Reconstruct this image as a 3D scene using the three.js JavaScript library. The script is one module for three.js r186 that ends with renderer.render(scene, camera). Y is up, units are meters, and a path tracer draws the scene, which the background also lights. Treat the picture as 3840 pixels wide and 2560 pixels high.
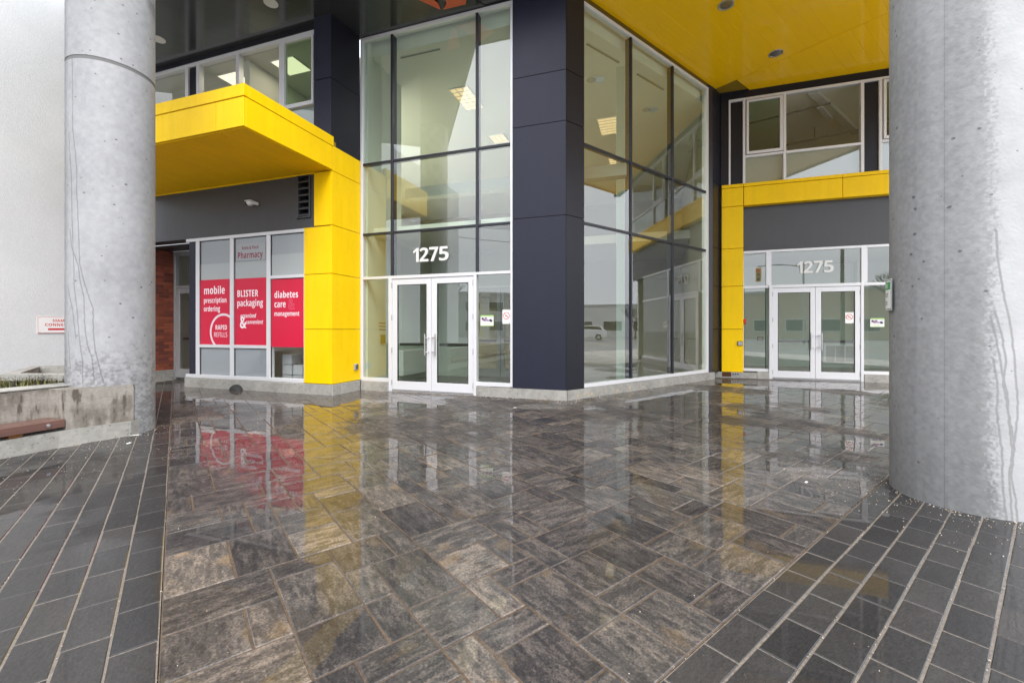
import * as THREE from 'three';
import { mergeGeometries } from 'three/addons/utils/BufferGeometryUtils.js';
import { TextGeometry } from 'three/addons/geometries/TextGeometry.js';
import { FontLoader } from 'three/addons/loaders/FontLoader.js';
import { RectAreaLightUniformsLib } from 'three/addons/lights/RectAreaLightUniformsLib.js';
RectAreaLightUniformsLib.init();

// ------------------------------------------------------------------ camera, sky, sun, exposure
const W = 1024, H = 682, EYE = 1.24;
const scene = new THREE.Scene();
const camera = new THREE.PerspectiveCamera(2 * Math.atan(341 / 426.93) * 180 / Math.PI, W / H, 0.1, 500);
camera.position.set(0, EYE, 0);                       // level camera, looking along -z, lens shifted down a little
camera.setViewOffset(W, H, 0, 12.3, W, H);
scene.add(camera);
{
  const w = 256, h = 128, d = new Float32Array(w * h * 4);
  for (let y = 0; y < h; y++) for (let x = 0; x < w; x++) {
    const el = ((y + 0.5) / h - 0.5) * Math.PI, az = (x + 0.5) / w * Math.PI * 2, up = Math.max(0, Math.sin(el));
    const cl = Math.sin(az * 3 + 4 * up) * Math.sin(az * 5 - 9 * up + 1.3) * 0.06 + Math.sin(az * 11 + up * 23) * Math.sin(az * 7 - up * 31 + 2) * 0.03;
    const L = (0.90 + 0.40 * up) * (1 + cl), k = (y * w + x) * 4;
    d[k] = L * 0.94; d[k + 1] = L * 0.98; d[k + 2] = L * 1.05; d[k + 3] = 1;
  }
  const sky = new THREE.DataTexture(d, w, h, THREE.RGBAFormat, THREE.FloatType);
  sky.mapping = THREE.EquirectangularReflectionMapping; sky.magFilter = THREE.LinearFilter; sky.needsUpdate = true;
  scene.background = sky; scene.environment = sky;
}
const sun = new THREE.DirectionalLight(new THREE.Color(1, 0.96, 0.9), 1.4);
sun.position.set(5, 20, 17); sun.castShadow = true; sun.shadow.radius = 60;
Object.assign(sun.shadow.camera, { left: -25, right: 25, top: 25, bottom: -25, near: 1, far: 80 });
scene.add(sun);
const renderer = new THREE.WebGLRenderer({ antialias: true });
renderer.setSize(W, H);
renderer.toneMapping = THREE.LinearToneMapping;
renderer.toneMappingExposure = 2.2;
renderer.shadowMap.enabled = true;

// ------------------------------------------------------------------ small helpers
let seed = 20240317;
const rnd = () => { seed = (seed + 0x6D2B79F5) | 0; let t = Math.imul(seed ^ (seed >>> 15), 1 | seed); t = (t + Math.imul(t ^ (t >>> 7), 61 | t)) ^ t; return ((t ^ (t >>> 14)) >>> 0) / 4294967296; };
const rr = (a, b) => a + (b - a) * rnd(), pick = (a) => a[Math.floor(rnd() * a.length)];
const clamp = (x, a = 0, b = 1) => Math.min(b, Math.max(a, x)), mixn = (a, b, t) => a + (b - a) * t, smooth = (a, b, x) => { const t = clamp((x - a) / (b - a)); return t * t * (3 - 2 * t); };

// three frames on the ground plan: the facade (x along the wall, z out of it), the angled glass wall, and the paving grid
const FA = { o: [-0.648, -7.96], th: Math.atan2(-0.31421, 0.94935) };
const FB = { o: [0.94, -7.436], th: Math.atan2(0.61906, 0.78534) };
const FG = { o: [0, 0], th: Math.atan2(0.61906, 0.78534) };
const FW = { o: [0, 0], th: 0 };
const toWorld = (f, x, y, z) => new THREE.Vector3(f.o[0] + x * Math.cos(f.th) + z * Math.sin(f.th), y, f.o[1] - x * Math.sin(f.th) + z * Math.cos(f.th));

const used = {}, origin = new WeakMap();
function numbered(n) { used[n] = (used[n] ?? -1) + 1; return used[n] ? n + '_' + String(used[n]).padStart(3, '0') : n; }
function thing(name, label, category, f, o = [0, 0, 0], group) {
  const g = new THREE.Group(); g.name = numbered(name); g.position.copy(toWorld(f, ...o)); g.rotation.y = f.th;
  g.userData = { label, category }; if (group) g.userData.group = group;
  origin.set(g, o); scene.add(g); return g;
}
function struct(name, f, o = [0, 0, 0]) { const g = thing(name, '', '', f, o); g.userData = { kind: 'structure' }; return g; }
function part(t, name, geo, m, label) {
  if (Array.isArray(geo)) geo = mergeGeometries(geo.map(plain));
  const o = origin.get(t); geo = geo.clone(); geo.translate(-o[0], -o[1], -o[2]);
  const me = new THREE.Mesh(geo, m); me.name = name; me.castShadow = me.receiveShadow = true;
  if (label) me.userData.label = label;
  origin.set(me, o); t.add(me); return me;
}
function plain(g) { if (g.index) g = g.toNonIndexed(); for (const k of Object.keys(g.attributes)) if (!['position', 'normal', 'uv'].includes(k)) g.deleteAttribute(k); return g; }
function fromPolys(polys, centre) {        // flat polygons turned away from a centre, uv in metres by the dominant axis
  const P = [], N = [], U = [], a = new THREE.Vector3(), b = new THREE.Vector3(), n = new THREE.Vector3();
  for (let q of polys) {
    a.subVectors(q[1], q[0]); b.subVectors(q[2], q[0]); n.crossVectors(a, b);
    if (n.lengthSq() < 1e-16 && q[3]) { b.subVectors(q[3], q[0]); n.crossVectors(a, b); }
    n.normalize();
    if (centre) { a.set(0, 0, 0); q.forEach((v) => a.add(v)); a.divideScalar(q.length).sub(centre); if (a.dot(n) < 0) { q = [...q].reverse(); n.negate(); } }
    const ax = Math.abs(n.x), ay = Math.abs(n.y), az = Math.abs(n.z);
    const uv = (v) => ay >= ax && ay >= az ? [v.x, v.z] : ax >= az ? [v.z, v.y] : [v.x, v.y];
    for (let k = 1; k + 1 < q.length; k++) for (const v of [q[0], q[k], q[k + 1]]) { P.push(v.x, v.y, v.z); N.push(n.x, n.y, n.z); U.push(...uv(v)); }
  }
  const g = new THREE.BufferGeometry();
  g.setAttribute('position', new THREE.Float32BufferAttribute(P, 3)); g.setAttribute('normal', new THREE.Float32BufferAttribute(N, 3)); g.setAttribute('uv', new THREE.Float32BufferAttribute(U, 2));
  return g;
}
const V3 = (x, y, z) => new THREE.Vector3(x, y, z);
function box(x0, x1, y0, y1, z0, z1, c = 0.004) {      // a box with chamfered edges
  const m = [[x0, x1].sort((a, b) => a - b), [y0, y1].sort((a, b) => a - b), [z0, z1].sort((a, b) => a - b)];
  c = Math.min(c, ...m.map((r) => (r[1] - r[0]) * 0.3));
  const at = (s, full) => V3(...[0, 1, 2].map((k) => (s[k] < 0 ? m[k][0] : m[k][1]) + (k === full ? 0 : -s[k] * c)));
  const polys = [];
  for (let k = 0; k < 3; k++) {
    const [i, j] = [(k + 1) % 3, (k + 2) % 3];
    for (const s of [-1, 1]) {
      const v = (a, b) => { const t = [0, 0, 0]; t[k] = s; t[i] = a; t[j] = b; return at(t, k); };
      polys.push([v(-1, -1), v(1, -1), v(1, 1), v(-1, 1)]);
    }
    for (const a of [-1, 1]) for (const b of [-1, 1]) {
      const e = (d, full) => { const t = [0, 0, 0]; t[k] = d; t[i] = a; t[j] = b; return at(t, full); };
      polys.push([e(-1, i), e(1, i), e(1, j), e(-1, j)]);
    }
  }
  for (const a of [-1, 1]) for (const b of [-1, 1]) for (const d of [-1, 1]) polys.push([at([a, b, d], 0), at([a, b, d], 1), at([a, b, d], 2)]);
  return fromPolys(polys, V3((x0 + x1) / 2, (y0 + y1) / 2, (z0 + z1) / 2));
}
function prism(pts, y0, y1) {                           // a plan outline [[x, z], ...] raised from y0 to y1
  const sh = pts.map((p) => new THREE.Vector2(p[0], p[1])), tris = THREE.ShapeUtils.triangulateShape(sh, []), polys = [];
  const out = [];
  const up = fromPolys(tris.map((t) => t.map((i) => V3(pts[i][0], y1, pts[i][1]))), V3(0, -1e6, 0)), dn = fromPolys(tris.map((t) => t.map((i) => V3(pts[i][0], y0, pts[i][1]))), V3(0, 1e6, 0));
  const ccw = THREE.ShapeUtils.isClockWise(sh) ? -1 : 1;
  for (let i = 0; i < pts.length; i++) {
    const a = pts[i], b = pts[(i + 1) % pts.length], q = [V3(a[0], y0, a[1]), V3(b[0], y0, b[1]), V3(b[0], y1, b[1]), V3(a[0], y1, a[1])];
    const mid = V3((a[0] + b[0]) / 2 - ccw * (b[1] - a[1]) * 1e3, (y0 + y1) / 2, (a[1] + b[1]) / 2 + ccw * (b[0] - a[0]) * 1e3);
    out.push(fromPolys([q], mid));
  }
  return mergeGeometries([up, dn, ...out]);
}
function tube(pts, r, seg = 8, n) { const c = new THREE.CatmullRomCurve3(pts.map((p) => V3(...p))); return plain(new THREE.TubeGeometry(c, n ?? pts.length * 3, r, seg)); }
function rod(a, b, r, r2 = r, seg = 10) {
  const va = V3(...a), vb = V3(...b), d = vb.clone().sub(va), g = plain(new THREE.CylinderGeometry(r2, r, d.length(), seg));
  g.applyQuaternion(new THREE.Quaternion().setFromUnitVectors(V3(0, 1, 0), d.clone().normalize())); g.translate(...va.add(vb).multiplyScalar(0.5).toArray()); return g;
}
function quad(x0, x1, y0, y1, z) {                      // a sheet facing +z with uv 0..1
  const g = new THREE.PlaneGeometry(x1 - x0, y1 - y0); g.translate((x0 + x1) / 2, (y0 + y1) / 2, z); return plain(g);
}

// ------------------------------------------------------------------ noise and textures
const lattice = new Float32Array(65536); for (let i = 0; i < 65536; i++) lattice[i] = rnd();
function vnoise(x, y, px, py, s = 0) {                 // value noise that repeats after px, py cells
  const xi = Math.floor(x), yi = Math.floor(y), fx = x - xi, fy = y - yi, u = fx * fx * (3 - 2 * fx), v = fy * fy * (3 - 2 * fy);
  const h = (a, b) => { a = ((a % px) + px) % px; b = ((b % py) + py) % py; return lattice[(a * 157 + b * 311 + s * 7919 + ((a * b) & 1023) * 13) & 65535]; };
  return mixn(mixn(h(xi, yi), h(xi + 1, yi), u), mixn(h(xi, yi + 1), h(xi + 1, yi + 1), u), v);
}
function fbm(u, v, fx, fy, oct, s = 0) { let a = 0, w = 0.5, t = 0; for (let o = 0; o < oct; o++) { a += w * vnoise(u * fx, v * fy, fx, fy, s + o * 3); t += w; w *= 0.5; fx *= 2; fy *= 2; } return a / t; }
const toS = (c) => Math.round(255 * clamp(c <= 0.0031308 ? c * 12.92 : 1.055 * Math.pow(c, 1 / 2.4) - 0.055));
function makeTex(w, h, fn, { srgb = true, sx = 1, sy = 1 } = {}) {
  const d = new Uint8Array(w * h * 4);
  for (let y = 0; y < h; y++) for (let x = 0; x < w; x++) {
    const c = fn((x + 0.5) / w, (y + 0.5) / h), k = (y * w + x) * 4;
    for (let i = 0; i < 3; i++) d[k + i] = srgb ? toS(c[i]) : Math.round(255 * clamp(c[i]));
    d[k + 3] = 255;
  }
  const t = new THREE.DataTexture(d, w, h); t.wrapS = t.wrapT = THREE.RepeatWrapping; t.magFilter = THREE.LinearFilter; t.minFilter = THREE.LinearMipmapLinearFilter; t.generateMipmaps = true;
  if (srgb) t.colorSpace = THREE.SRGBColorSpace;
  t.repeat.set(1 / sx, 1 / sy); t.needsUpdate = true; return t;
}
function canvasTex(w, h, draw) {
  const c = document.createElement('canvas'); c.width = w; c.height = h; draw(c.getContext('2d'), w, h);
  const t = new THREE.CanvasTexture(c); t.colorSpace = THREE.SRGBColorSpace; t.magFilter = THREE.LinearFilter; return t;
}
const mixc = (a, b, t) => [mixn(a[0], b[0], t), mixn(a[1], b[1], t), mixn(a[2], b[2], t)], mul = (a, k) => [a[0] * k, a[1] * k, a[2] * k];
const rgb = (r, g, b) => new THREE.Color().setRGB(r, g, b);
const std = (o) => new THREE.MeshStandardMaterial(o), phys = (o) => new THREE.MeshPhysicalMaterial(o);

// concrete, with pits, clouds and form-board streaks (2 m repeat)
const pitsAt = (n, s) => { const a = []; for (let i = 0; i < n; i++) a.push([rnd(), rnd(), s * Math.pow(rnd(), 2.2) + 0.0006]); return a; };
const concreteMap = makeTex(1024, 1024, (u, v) => {
  let k = 0.72 + 0.5 * (fbm(u, v, 5, 5, 5, 1) - 0.5) + 0.28 * (fbm(u, v, 40, 40, 3, 4) - 0.5) + 0.18 * (fbm(u, v, 3, 24, 3, 9) - 0.5);
  const pit = fbm(u, v, 90, 90, 2, 6); if (pit > 0.74) k *= 1 - (pit - 0.74) * 3;
  return [0.45 * k, 0.435 * k, 0.40 * k];
}, { sx: 2, sy: 2 });
const concreteBump = makeTex(512, 512, (u, v) => { const k = 0.5 * fbm(u, v, 60, 60, 3, 2) + 0.5 * fbm(u, v, 12, 12, 3, 7); return [k, k, k]; }, { srgb: false, sx: 1, sy: 1 });
const stuccoBump = makeTex(512, 512, (u, v) => { const k = 0.75 * fbm(u, v, 100, 100, 2, 3) + 0.25 * fbm(u, v, 14, 14, 3, 8); return [k, k, k]; }, { srgb: false, sx: 0.9, sy: 0.9 });
const stuccoMap = makeTex(512, 512, (u, v) => { const k = 0.94 + 0.12 * (fbm(u, v, 3, 3, 4, 12) - 0.5) + 0.09 * (fbm(u, v, 110, 110, 2, 3) - 0.5); return [0.745 * k, 0.76 * k, 0.775 * k]; }, { sx: 2.2, sy: 2.2 });
const panelGrain = makeTex(512, 512, (u, v) => { const k = 0.4 * fbm(u, v, 70, 70, 2, 5) + 0.6 * fbm(u, v, 5, 5, 4, 1); return [k, 0.55 + 0.25 * k, k]; }, { srgb: false, sx: 1.7, sy: 1.7 });
const panelDirt = makeTex(512, 512, (u, v) => { const k = 0.93 + 0.10 * (fbm(u, v, 22, 2, 4, 2) - 0.5) + 0.12 * (fbm(u, v, 4, 4, 4, 7) - 0.5) + 0.06 * (fbm(u, v, 90, 90, 2, 9) - 0.5); return [k, k, k]; }, { sx: 1.6, sy: 2.3 });
// pavers: dark grey-brown with paler streaks that run along u
const paverMap = makeTex(2048, 1024, (u, v) => {
  const warp = (fbm(u, v, 10, 6, 2, 2) - 0.5) * 0.02;
  const st = fbm(u, v + warp, 20, 48, 4, 11), bl = fbm(u, v, 11, 7, 5, 3), fine = fbm(u, v, 300, 150, 2, 5), mid = fbm(u, v, 90, 55, 3, 15), dark = fbm(u, v + warp, 22, 40, 4, 31), big = fbm(u, v, 5, 3, 3, 41);
  const t = smooth(0.40, 0.66, 0.30 * st + 0.26 * bl + 0.22 * mid + 0.22 * big + 0.16 * (fine - 0.5)), dk = smooth(0.46, 0.70, dark + 0.5 * (mid - 0.5));
  let c = mixc([0.066, 0.0605, 0.058], [0.150, 0.128, 0.112], t); c = mixc(c, [0.034, 0.0325, 0.034], dk * 0.72);
  const rust = smooth(0.66, 0.80, fbm(u, v, 9, 7, 4, 21)); c = mixc(c, [0.16, 0.11, 0.06], rust * 0.4);
  const k = 0.5 + 0.62 * fine; return mul(c, k);
});
const darkPaverMap = makeTex(1024, 1024, (u, v) => {
  const k = 0.85 + 0.35 * (fbm(u, v, 6, 6, 4, 2) - 0.5) + 0.5 * (fbm(u, v, 200, 200, 2, 9) - 0.5); const sp = vnoise(u * 260, v * 260, 260, 260, 77);
  const s = sp > 0.965 ? 0.09 : 0; return [0.040 * k + s * 0.6, 0.0385 * k + s * 0.6, 0.039 * k + s * 0.6];
});
const wetMap = makeTex(1024, 1024, (u, v) => {          // r: how full the film of water is, g: how rough its surface is
  const a = fbm(u, v, 7, 7, 5, 17), f = fbm(u, v, 90, 90, 3, 6), p = smooth(0.36, 0.50, a + 0.16 * (f - 0.5));
  return [0.30 + 0.62 * p, mixn(0.24, 0.02, p) + 0.05 * f * (1 - p), 0];
}, { srgb: false });
wetMap.channel = 1;
const paverBump = makeTex(512, 512, (u, v) => { const k = fbm(u, v, 64, 64, 3, 4); return [k, k, k]; }, { srgb: false });
const sandMap = makeTex(512, 512, (u, v) => { const k = 0.55 + 0.9 * fbm(u, v, 120, 120, 2, 4), t = fbm(u, v, 9, 9, 3, 8); return mul(mixc([0.078, 0.047, 0.024], [0.112, 0.08, 0.056], t), k); }, { sx: 1, sy: 1 });
const gritMap = makeTex(512, 512, (u, v) => { const k = 0.6 + 0.8 * fbm(u, v, 120, 120, 2, 4); return [0.165 * k, 0.14 * k, 0.118 * k]; }, { sx: 1, sy: 1 });

// ------------------------------------------------------------------ materials
const M = {
  white: std({ color: rgb(0.70, 0.70, 0.725), roughness: 0.38, metalness: 0.12 }),
  alu: std({ color: rgb(0.42, 0.42, 0.43), roughness: 0.4, metalness: 0.45 }),
  darkCap: std({ color: rgb(0.018, 0.019, 0.028), roughness: 0.35 }),
  gasket: std({ color: rgb(0.01, 0.01, 0.011), roughness: 0.6 }),
  navy: phys({ map: panelDirt, color: rgb(0.021, 0.022, 0.040), roughness: 0.6, specularIntensity: 0.5, roughnessMap: panelGrain, clearcoat: 0.08, clearcoatRoughness: 0.3, bumpMap: concreteBump, bumpScale: 0.0006 }),
  navyShadedDark: phys({ map: panelDirt, color: rgb(0.012, 0.0125, 0.020), roughness: 0.6, specularIntensity: 0.5, roughnessMap: panelGrain, clearcoat: 0.08, clearcoatRoughness: 0.25, bumpMap: concreteBump, bumpScale: 0.0006 }),  // darker navy: shade of the side faces in the colour; also dark infill panels
  charcoal: phys({ map: panelDirt, color: rgb(0.056, 0.057, 0.063), roughness: 0.6, roughnessMap: panelGrain, bumpMap: concreteBump, bumpScale: 0.001 }),
  blackGloss: phys({ color: rgb(0.03, 0.033, 0.036), roughness: 0.3, roughnessMap: panelGrain, clearcoat: 0.8, clearcoatRoughness: 0.1 }),
  yellow: phys({ map: panelDirt, color: rgb(0.99, 0.63, 0.001), roughness: 0.6, specularIntensity: 0.35, roughnessMap: panelGrain }),
  yellowGloss: phys({ color: rgb(0.98, 0.57, 0.001), roughness: 0.35, specularIntensity: 0.3, clearcoat: 0.35, clearcoatRoughness: 0.06 }),
  yellowMatt: phys({ map: panelDirt, color: rgb(0.98, 0.57, 0.001), roughness: 0.6, specularIntensity: 0.25 }),
  yellowEdge: std({ color: rgb(0.30, 0.19, 0.01), roughness: 0.6 }),
  glass: phys({ color: rgb(0.84, 0.93, 0.86), roughness: 0, transmission: 1, thickness: 0, ior: 2.45 }),
  clearGlass: phys({ color: rgb(0.95, 0.97, 0.96), roughness: 0, transmission: 1, thickness: 0, ior: 1.75 }),
  greenGlass: phys({ color: rgb(0.55, 0.72, 0.52), roughness: 0, transmission: 1, thickness: 0, ior: 1.7 }),
  frost: std({ color: rgb(0.335, 0.35, 0.385), roughness: 0.7 }),
  frostPale: std({ color: rgb(0.43, 0.445, 0.46), roughness: 0.7 }),
  steel: std({ color: rgb(0.55, 0.55, 0.56), roughness: 0.28, metalness: 1 }),
  concrete: std({ map: concreteMap, bumpMap: concreteBump, bumpScale: 0.004, roughness: 0.75 }),
  stucco: std({ map: stuccoMap, bumpMap: stuccoBump, bumpScale: 0.0038, roughness: 0.9 }),
  soil: std({ color: rgb(0.035, 0.028, 0.02), roughness: 0.95 }),
  inWall: std({ color: rgb(0.60, 0.61, 0.54), roughness: 0.8 }),
  inWallGreen: std({ color: rgb(0.52, 0.57, 0.50), roughness: 0.8 }),
  inCeil: std({ color: rgb(0.70, 0.70, 0.64), roughness: 0.9 }),
  inFloor: std({ color: rgb(0.30, 0.30, 0.27), roughness: 0.35 }),
  inBrown: std({ color: rgb(0.20, 0.185, 0.13), roughness: 0.8 }),
  inDark: std({ color: rgb(0.10, 0.10, 0.09), roughness: 0.8 }),
  inGrey: std({ color: rgb(0.44, 0.44, 0.40), roughness: 0.8 }),
  wood: null,
  red: std({ color: rgb(0.62, 0.01, 0.015), roughness: 0.4 }),
  orange: phys({ color: rgb(0.62, 0.11, 0.03), roughness: 0.3, clearcoat: 0.5, clearcoatRoughness: 0.1 }),
  black: std({ color: rgb(0.012, 0.012, 0.013), roughness: 0.55 }),
  whitePlastic: std({ color: rgb(0.72, 0.72, 0.70), roughness: 0.35 }),
  rust: std({ color: rgb(0.28, 0.11, 0.03), roughness: 0.9 }),
  asphalt: std({ color: rgb(0.21, 0.21, 0.215), roughness: 0.45 }),
  warmGlow: std({ color: rgb(0.6, 0.5, 0.35), emissive: rgb(1, 0.72, 0.38), emissiveIntensity: 0.40 }),
  whiteGlow: std({ color: rgb(0.8, 0.8, 0.7), emissive: rgb(1, 0.90, 0.68), emissiveIntensity: 0.55 }),
};

// ------------------------------------------------------------------ ground and paving
struct('ground', FW); part(scene.children.at(-1), 'asphalt', [box(-160, 160, -0.3, -0.06, -160, 160, 0.001)], M.asphalt);
const MU = 0.1435, U0 = -0.048, V0 = 0.863;
const Uof = (i) => U0 + i * MU, Vof = (j) => j <= 11 ? V0 + j * 0.1515 : V0 + 11 * 0.1515 + (j - 11) * 0.159;
{ // bed of sand and grit that shows in the joints
  const bed = struct('paving_bed', FG);
  part(bed, 'sand_joint', box(U0, 17, -0.05, -0.0035, -V0, -15, 0.001), std({ map: sandMap, roughness: 0.5 }));
  part(bed, 'grit_joint', [box(-9, U0 - 0.003, -0.05, -0.003, 2.5, -15, 0.001), box(U0 - 0.003, 12, -0.05, -0.003, 2.5, -V0 + 0.003, 0.001)], std({ map: gritMap, roughness: 0.45 }));
}
const inQuad = (s, n) => (s > -6.6 && s < -2.5 && n < 0.7) || (s >= -2.5 && s < 1.6 && n < -0.1) || (s < -7.9) || (s < -2.85 && n > 4.0) || (s < -3.5 && n > 3.6);
function covered(u, v) {                                // the building and the planter stand here
  const w = toWorld(FG, u, 0, -v), dx = w.x - FA.o[0], dz = w.z - FA.o[1];
  const s = dx * Math.cos(FA.th) - dz * Math.sin(FA.th), n = dx * Math.sin(FA.th) + dz * Math.cos(FA.th);
  if (inQuad(s, n)) return true;
  const bx = w.x - FB.o[0], bz = w.z - FB.o[1], sb = bx * Math.cos(FB.th) - bz * Math.sin(FB.th), nb = bx * Math.sin(FB.th) + bz * Math.cos(FB.th);
  if (sb > -0.5 && sb < 5.2 && nb < -0.12) return true;
  return s > 4.4 && n < -4.9;
}
function paverGeo(u0, u1, v0, v1, gap, y, along) {      // a slab with worn chamfers, its own slight tilt, and a place of its own on the texture
  const g = gap / 2, c = 0.004, tu = rr(-0.0026, 0.0026), tv = rr(-0.0026, 0.0026), du = u1 - u0, dv = v1 - v0;
  const x0 = u0 + g + rr(-.0012, .0012), x1 = u1 - g + rr(-.0012, .0012), z0 = v0 + g + rr(-.0012, .0012), z1 = v1 - g + rr(-.0012, .0012), ox = rnd() * 2, oy = rnd() * 2;
  const yy = (x, z, d) => y - d + tu * ((x - u0) / du - 0.5) * du * 2.2 + tv * ((z - v0) / dv - 0.5) * dv * 2.2;
  const ring = (e, d) => [[x0 + e, z0 + e], [x1 - e, z0 + e], [x1 - e, z1 - e], [x0 + e, z1 - e]].map(([x, z]) => V3(x, yy(x, z, d), -z));
  const a = ring(c, 0), b = ring(0, 0.0035), lo = ring(0, 0.03), polys = [a];
  for (let k = 0; k < 4; k++) { const l = (k + 1) % 4; polys.push([a[k], a[l], b[l], b[k]], [b[k], b[l], lo[l], lo[k]]); }
  const geo = fromPolys(polys, V3((x0 + x1) / 2, y - 0.02, -(z0 + z1) / 2)), p = geo.attributes.position, uv = [], uv1 = [];
  for (let k = 0; k < p.count; k++) {
    const x = p.getX(k), z = -p.getZ(k); uv1.push(x / 9, z / 9);
    uv.push(...(along ? [ox + (x - x0) / 1.9, oy + (z - z0) / 0.95] : [ox + (z - z0) / 1.9, oy + (x - x0) / 0.95]));
  }
  geo.setAttribute('uv', new THREE.Float32BufferAttribute(uv, 2)); geo.setAttribute('uv1', new THREE.Float32BufferAttribute(uv1, 2));
  return geo;
}
const wet = (o) => phys({ clearcoat: 1, clearcoatMap: wetMap, clearcoatRoughness: 1, clearcoatRoughnessMap: wetMap, roughness: 0.6, specularIntensity: 0.25, bumpMap: paverBump, bumpScale: 0.003, ...o });
const brownMats = [[0.62, 0.62, 0.66], [0.8, 0.78, 0.79], [0.95, 0.93, 0.92], [1.12, 1.1, 1.08], [1.5, 1.42, 1.32], [2.0, 1.85, 1.66]].map((t) => wet({ map: paverMap, color: rgb(...t) }));
const darkMats = [[0.78, 0.77, 0.77], [0.92, 0.90, 0.88], [1.08, 1.05, 1.01], [1.2, 1.14, 1.08]].map((t) => wet({ map: darkPaverMap, color: rgb(...t), clearcoat: 0.72 }));
const pxArea = (u, v, a) => { const w = toWorld(FG, u, 0, -v), Z = -w.z; if (Z < 1.4 || Math.abs(w.x / Z) > 1.25) return 0; return a * EYE / (Z * Z * Z); };
function layPaving(name, list, mats) {
  const t = struct(name, FG), rest = mats.map(() => []);
  list.forEach((p) => { p.seen = pxArea((p.u0 + p.u1) / 2, (p.v0 + p.v1) / 2, (p.u1 - p.u0) * (p.v1 - p.v0)); });
  list.sort((a, b) => b.seen - a.seen);
  let n = 0;
  list.forEach((p, k) => {
    const g = paverGeo(p.u0, p.u1, p.v0, p.v1, p.gap, rr(-0.0012, 0.0012), p.along), m = p.tone ?? 0;
    if (k < 298 && p.seen > 0) { const me = part(t, n ? 'paver_' + String(n).padStart(3, '0') : 'paver', g, mats[m]); n++; } else rest[m].push(g);
  });
  rest.forEach((gs, m) => { if (gs.length) { const me = part(t, 'distant_pavers', mergeGeometries(gs), mats[m]); me.userData.kind = 'stuff'; } });
}
{ // the wedge of brown slabs in a random pattern of 1x2, 2x2 and 2x3 units
  const NI = 118, NJ = 92, taken = new Uint8Array(NI * NJ), list = [];
  const free = (i0, i1, j0, j1) => { if (i1 > NI || j1 > NJ) return false; for (let i = i0; i < i1; i++) for (let j = j0; j < j1; j++) if (taken[i * NJ + j]) return false; return true; };
  const put = (i0, i1, j0, j1, tone) => {
    for (let i = i0; i < i1; i++) for (let j = j0; j < j1; j++) taken[i * NJ + j] = 1;
    if ([[i0, j0], [i1, j0], [i0, j1], [i1, j1]].every(([i, j]) => covered(Uof(i), Vof(j)))) return;
    const du = i1 - i0, dv = j1 - j0;
    list.push({ u0: Uof(i0), u1: Uof(i1), v0: Vof(j0), v1: Vof(j1), gap: 0.0075, along: du === dv ? rnd() < 0.5 : du > dv, tone: tone ?? pick([0, 1, 1, 1, 2, 2, 2, 2, 3, 3, 3, 4]) });
  };
  for (const p of [[0, 3, 9, 11, 2], [0, 2, 7, 9, 3], [2, 3, 7, 9, 4], [0, 3, 5, 7, 4], [3, 5, 10, 11, 1], [3, 5, 7, 10, 3], [5, 6, 7, 9, 3], [6, 8, 6, 9, 1], [5, 6, 5, 7, 2], [3, 5, 5, 7, 1], [4, 6, 4, 5, 1], [6, 8, 4, 6, 3], [8, 9, 4, 6, 4],
    [7, 9, 3, 4, 2], [6, 7, 2, 4, 4], [9, 11, 2, 5, 2], [9, 11, 5, 6, 1], [11, 13, 3, 5, 1], [11, 13, 2, 3, 2], [13, 15, 3, 5, 1], [11, 13, 0, 2, 3], [9, 11, 0, 2, 3], [13, 15, 1, 3, 1], [0, 2, 11, 14, 5], [2, 4, 11, 14, 1], [0, 3, 14, 16, 1],
    [0, 2, 16, 18, 3], [2, 3, 16, 18, 2], [3, 4, 14, 17, 1], [0, 1, 18, 20, 1], [1, 4, 18, 20, 1], [4, 6, 11, 13, 4], [0, 2, 20, 23, 1]]) put(...p);
  for (let j = 0; j < NJ; j++) for (let i = 0; i < NI; i++) {
    if (taken[i * NJ + j]) continue;
    const opts = [[2, 3], [3, 2], [2, 3], [3, 2], [2, 2], [2, 2], [1, 2], [2, 1]].sort(() => rnd() - 0.5).concat([[2, 1], [1, 2], [1, 1]]);
    for (const [a, b] of opts) if (free(i, i + a, j, j + b)) { put(i, i + a, j, j + b); break; }
  }
  layPaving('brown_paving', list, brownMats);
}
for (const side of [0, 1]) { // two bands of dark brick-shaped pavers in running bond, left and right of the wedge
  const list = [], n = side ? 22 : 55;
  for (let r = 0; r < n; r++) {
    const wd = side ? 0.1425 : 0.1505, len = side ? 0.281 : 0.313, off = side ? 1.643 + (r % 2) * len / 2 : 2.214 + (r % 2) * len * 0.48;
    for (let k = -30; k < 42; k++) {
      const a = off + k * len, b = a + len;
      const p = side ? { u0: a, u1: b, v1: V0 - 0.003 - r * wd, v0: V0 - 0.003 - (r + 1) * wd } : { u1: U0 - 0.004 - r * wd, u0: U0 - 0.004 - (r + 1) * wd, v0: a, v1: b };
      if (side ? (p.u0 < U0 - 0.1 || p.u1 > 11) : (p.v0 < -1.5 || p.v1 > 14)) continue;
      if (side) p.u0 = Math.max(p.u0, U0 + 0.02);
      if (covered((p.u0 + p.u1) / 2, (p.v0 + p.v1) / 2)) continue;
      p.gap = 0.0055; p.along = !!side; p.tone = pick([0, 1, 1, 2, 3]);
      if (side) { p.v0 += 0.0012; p.v1 -= 0.0012; } else { p.u0 += 0.001; p.u1 -= 0.001; }
      list.push(p);
    }
  }
  layPaving(side ? 'dark_paving_right' : 'dark_paving_left', list, darkMats);
}

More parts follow.
